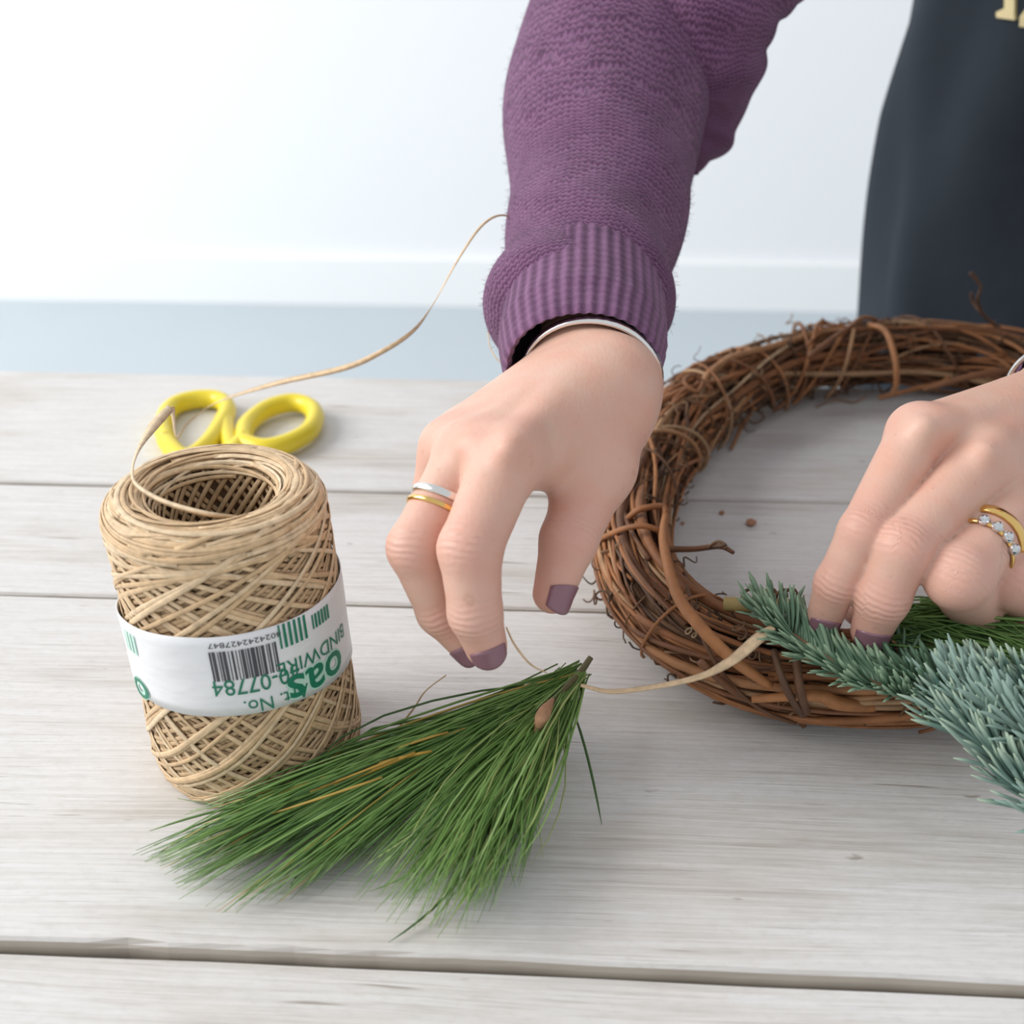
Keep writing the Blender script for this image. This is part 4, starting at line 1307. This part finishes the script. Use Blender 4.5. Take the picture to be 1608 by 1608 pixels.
band_ring('gold_ring', ra2 + (rb2 - ra2) * .61, rb2 - ra2 + UPS * -.012, rA - .0002, 0.0022, 0.0009, M['gold'], label='thin gold ring below the silver one')
axw = J(925, 560, .500) - J(945, 440, .545)
band_ring('bangle', J(929, 594, .492), axw + 0.0 * UPS, rad(107, .492), 0.0052, 0.0016, M['silver'], label='silver bangle at the edge of the purple cuff', squash=1.0)
band_ring('bangle', J(1668, 640, .520), J(1800, 570, .56) - J(1640, 650, .515), rad(96, .52), 0.0040, 0.0018, M['silver'], label='silver bracelet at the right edge of the picture')

# ---- sweater
def skin_tube(cen, rads, rows, nseg, disp=None, vlen=None):
    C = catmull(np.array(cen), rows); R = rads(np.linspace(0, 1, rows)) if callable(rads) else catmull(np.array(rads, float), rows)
    P, T, N, B = frames(C)
    # a stable seam on the underside
    V = np.zeros((rows, nseg + 1, 3)); UV = np.zeros((rows, nseg + 1, 2))
    for i in range(rows):
        e1 = unit(np.cross(T[i], -VIEW)); e2 = np.cross(e1, T[i])
        a = np.linspace(0, 2 * math.pi, nseg + 1) - math.pi / 2
        d = np.cos(a)[:, None] * e1 + np.sin(a)[:, None] * e2
        u = np.linspace(0, 1, nseg + 1); v = i / (rows - 1)
        r = R[i] + (disp(u, v, a) if disp else 0)
        V[i] = C[i] + d * np.broadcast_to(r, (nseg + 1,))[:, None]
        UV[i, :, 0] = u; UV[i, :, 1] = v
    F = np.array([(i * (nseg + 1) + j, i * (nseg + 1) + j + 1, (i + 1) * (nseg + 1) + j + 1, (i + 1) * (nseg + 1) + j) for i in range(rows - 1) for j in range(nseg)])
    return V.reshape(-1, 3), F, UV.reshape(-1, 2)
g = SDF((0.02, 0.60, 0.80), (0.82, 1.22, 1.42), 0.011)
f = g.grid()
body(g, f, 0.016, False)
zz = g.ax[2][None, None, :]
f = np.maximum(f, np.maximum(0.90 - zz, zz - 1.325).astype(np.float32))
V, Q = g.mesh(f); V = smooth_mesh(V.astype(float), Q, 1)
uvt = np.stack([np.arctan2(V[:, 1] - .9, V[:, 0] - TX) / (2 * math.pi) * 3, V[:, 2] * 3.4], 1)
sweater = obj('sweater', mesh_from('sweater', V, Q, True, None, uvt), M['knit'], person)
def px_tube(rowsdef): return [J(x, y, d) for x, y, d, r in rowsdef], [rad(r, d) for x, y, d, r in rowsdef]
# sleeve in front: forearm part, then the upper arm part behind the elbow fold
TAU = 2 * math.pi
def fold_fore(u, v, a):
    # u runs once round the sleeve from its underside; u = .25 is the picture's left or right side
    s = 0.0016 * np.sin(v * 34 + 3.0 * np.sin(u * TAU) + 1) * np.exp(-((v - .10) / .16) ** 2)
    s = s + 0.0013 * np.sin(v * 16 + u * TAU) + 0.0010 * np.sin(v * 27 - u * 2 * TAU + 2)
    return s + 0.0055 * np.exp(-((v - .07) / .075) ** 2) * np.clip(-np.cos(a) * .8 + .2, 0, 1)
c, r = px_tube([(920, 520, .522, 118), (917, 470, .540, 138), (926, 405, .562, 134), (936, 330, .585, 140), (943, 255, .605, 149), (958, 140, .638, 160), (990, 30, .662, 158), (1035, -50, .676, 146), (1075, -100, .685, 125)])
V1, F1, U1 = skin_tube(c, r, 150, 120, fold_fore)
def fold_up(u, v, a): return 0.0016 * np.sin(v * 30 + u * TAU) + 0.0010 * np.sin(v * 57 - u * 2 * TAU)
shp = P_SH_A
c = [J(1090, 275, .656), J(1088, 250, .656), J(1094, 205, .655), J(1098, 140, .648), J(1100, 60, .632), J(1124, -30, .622)] + [J(1185, -135, .620), J(1185, -135, .620) * .5 + shp * .5, shp]
r = [.0008, rad(34, .656), rad(62, .655), rad(88, .648), rad(112, .632), rad(122, .622), .056, .060, .066]
V2, F2, U2 = skin_tube(c, r, 90, 100, fold_up)
U2[:, 1] *= 1.1
sl = obj('sleeve', mesh_from('sleeve', np.concatenate([V1, V2]), np.concatenate([F1, F2 + len(V1)]), True, None, np.concatenate([U1, U2 * [1, .9]])), M['knit'], sweater)
mb = MB(); r_g = np.random.default_rng(5)
me_ = sl.data; me_.calc_loop_triangles()
vn = np.empty(len(me_.vertices) * 3, np.float32); me_.vertices.foreach_get('normal', vn); vn = vn.reshape(-1, 3)
vc = np.empty(len(me_.vertices) * 3, np.float32); me_.vertices.foreach_get('co', vc); vc = vc.reshape(-1, 3)
sg = -1.0 if ((vn[:5000] * (vc[:5000] - vc[:5000].mean(0))).sum() < 0) else 1.0
for i in r_g.integers(0, len(V1), 5200):
    nn = unit(vn[i] * sg); q = vc[i] + r_g.normal(size=3) * 0.0008
    d1 = unit(nn + r_g.normal(size=3) * 0.7) * r_g.uniform(.0008, .0018); d2 = unit(nn * .4 + r_g.normal(size=3)) * r_g.uniform(.0006, .0015)
    v, f = tube(np.array([q - nn * .0006, q + d1, q + d1 + d2]), [0.00009, 0.00007, 0.00004], 3, False)
    mb.add(v, f, r_g.random())
o = obj('wool_fuzz', mb.mesh('wool_fuzz'), mat_simple('purple_wool_fibre', (0.23, 0.115, 0.215), 0.9), sweater); o['kind'] = 'stuff'
def rib_d(u, v, a):
    return 0.00028 * np.cos(u * 2 * math.pi * 40) + 0.0012 * np.sin(u * 2 * math.pi * 3 + 1) * (1 - v)
cax = [J(914, 592, .489), J(915, 550, .506), J(917, 505, .523), J(919, 455, .541)]
r1_, r2_, r3_ = rad(124, .490), rad(131, .51), rad(123, .541)
Vc, Fc, Uc = skin_tube(cax, lambda v: np.interp(v, [0, .02, .06, .35, .7, 1], [r1_ - .0022, r1_ - .0008, r1_, r2_ , r2_, r3_]), 60, 240, rib_d)
# the knitted edge turns in, so that the cuff has a thickness and a dark inside
Vi, Fi, Ui = skin_tube(cax, lambda v: np.interp(v, [0, .04, .35, 1], [r1_ - .0022, r1_ - .0042, r2_ - .0055, r3_ - .004]), 24, 240, rib_d)
obj('cuff', mesh_from('cuff', np.concatenate([Vc, Vi]), np.concatenate([Fc, Fi[:, ::-1] + len(Vc)]), True, None, np.concatenate([Uc, Ui])), M['rib'], sweater)
# sleeve and cuff at the right edge
wb = [J(1690, 628, .522), J(1760, 595, .545), P_EL_B * .5 + J(1760, 595, .545) * .5, P_EL_B]
V1, F1, U1 = skin_tube([J(1735, 608, .536), J(1765, 590, .547), wb[2], P_EL_B, P_EL_B * .6 + P_SH_B * .4, P_SH_B], [.036, .042, .050, .056, .060, .064], 110, 80, fold_up)
obj('sleeve', mesh_from('sleeve', V1, F1, True, None, U1), M['knit'], sweater)
V1, F1, U1 = skin_tube([J(1690, 630, .522), J(1696, 627, .524), J(1720, 615, .532), J(1750, 600, .542)], [.0325, .0345, .036, .036], 20, 200, rib_d)
obj('cuff', mesh_from('cuff', V1, F1, True, None, U1), M['rib'], sweater)

# ---- apron wrapped round the front of the torso
def apron_pt(a, z):
    """a: angle round the body, 0 = front middle, negative = the picture's left"""
    h = z - TZ
    k = np.clip((0.30 - h) / 0.5, 0, 1.4)
    ha, hb = 0.212 - 0.002 * k + 0.02 * np.clip(h - .3, 0, 1), 0.155 + 0.035 * k
    e = 0.95
    ca, sa = np.cos(a), np.sin(a)
    x = TX + 0.030 + ha * np.sign(sa) * np.abs(sa) ** e
    y = 1.010 - 0.25 * np.clip(h - 0.15, 0, 1) - hb * np.sign(ca) * np.abs(ca) ** e
    fo = 0.004 * np.sin(a * 4.0 + h * 11 + 1.0) + 0.004 * np.sin(a * 9 - h * 16)
    fo = fo * np.clip(np.abs(a) / 1.2, .15, 1) + 0.009 * np.exp(-(((a + 1.15) + h * 1.3) / 0.12) ** 2) * np.clip(.35 - h, 0, .3) / .3
    return np.stack([x + fo * sa, y - fo * ca, z + 0 * a], -1)
na_, nz_ = 120, 100
Aa = np.linspace(-2.05, 2.05, na_); Zz = np.linspace(0.42, 1.17, nz_)
G = np.array([apron_pt(Aa, z) for z in Zz])
def shell(G, th):
    nr, nc = G.shape[:2]
    gu = np.gradient(G, axis=1); gv = np.gradient(G, axis=0); Nn = np.cross(gu, gv); Nn /= np.linalg.norm(Nn, axis=2, keepdims=True)
    V = np.concatenate([(G + Nn * th).reshape(-1, 3), G.reshape(-1, 3)]); m_ = nr * nc; F = []
    for i in range(nr - 1):
        for j in range(nc - 1):
            k = i * nc + j
            F.append((k, k + 1, k + nc + 1, k + nc)); F.append((m_ + k, m_ + k + nc, m_ + k + nc + 1, m_ + k + 1))
    rim = list(range(nc)) + [i * nc + nc - 1 for i in range(1, nr)] + [(nr - 1) * nc + j for j in range(nc - 2, -1, -1)] + [i * nc for i in range(nr - 2, 0, -1)]
    for a_, b_ in zip(rim, rim[1:] + rim[:1]): F.append((a_, m_ + a_, m_ + b_, b_))
    return V, F
V, F = shell(G, 0.0016)
apron = obj('apron', mesh_from('apron', V, F), M['apron'], person)
# pale gold letters printed on the apron (only the foot of the first shows)
def apron_hit(px, py):
    best = None
    for a in np.linspace(-1.6, 0.6, 220):
        q = apron_pt(np.full(120, a), np.linspace(0.8, 1.2, 120))
        d = q[:, 1] * CP + (TZ + CAMH - q[:, 2]) * SP
        ex = 804 + q[:, 0] / d * FOC - px; ey = 804 - (q[:, 1] * SP - (TZ + CAMH - q[:, 2]) * CP) / d * FOC - py
        k = np.argmin(ex ** 2 + ey ** 2); e = ex[k] ** 2 + ey[k] ** 2
        if best is None or e < best[0]: best = (e, a, np.linspace(0.8, 1.2, 120)[k])
    return best[1], best[2]
def letter(poly):
    base = [apron_hit(*p) for p in poly]
    P = np.array([apron_pt(np.array([a]), z)[0] for a, z in base])
    nrm = unit(np.cross(P[1] - P[0], P[2] - P[0])); nrm = nrm if nrm.dot(-VIEW) > 0 else -nrm
    V = np.concatenate([P + nrm * 0.0042, P + nrm * 0.0005]); m_ = len(P)
    F = [tuple(range(m_)), tuple(range(2 * m_ - 1, m_ - 1, -1))] + [(i, (i + 1) % m_, m_ + (i + 1) % m_, m_ + i) for i in range(m_)]
    obj('lettering', mesh_from('lettering', V, F, False), M['letter'], apron)
letter([(1571, 18), (1583, 14), (1584, -60), (1572, -64), (1573, -72), (1612, -62), (1612, -54), (1600, -56), (1598, 22), (1602, 28), (1600, 33), (1571, 25)])
letter([(1606, 26), (1640, -20), (1660, -40), (1655, 50), (1640, 46), (1606, 36)])
for s in (-1, 1):
    a0 = apron_pt(np.array([s * 0.75]), 1.165)[0]
    P = catmull(np.array([a0, a0 + [0, .03, .07], [TX + s * 0.075, 0.83, 1.355], [TX + s * 0.055, 0.96, 1.36]]), 24)
    v, f = ribbon(P, np.tile([0, -0.6, 0.8], (24, 1)), 0.028, 0.0015)
    obj('strap', mesh_from('strap', v, f), M['apron'], apron)
g = SDF((0.2, 0.7, 0.05), (0.8, 1.24, 0.98), 0.0125)
f = g.grid(); body(g, f, 0.014, True)
zz = g.ax[2][None, None, :]
f = np.maximum(f, np.maximum(0.11 - zz, zz - 0.94).astype(np.float32))
V, Q = g.mesh(f)
obj('trousers', mesh_from('trousers', smooth_mesh(V.astype(float), Q, 1), Q), M['trouser'], person)
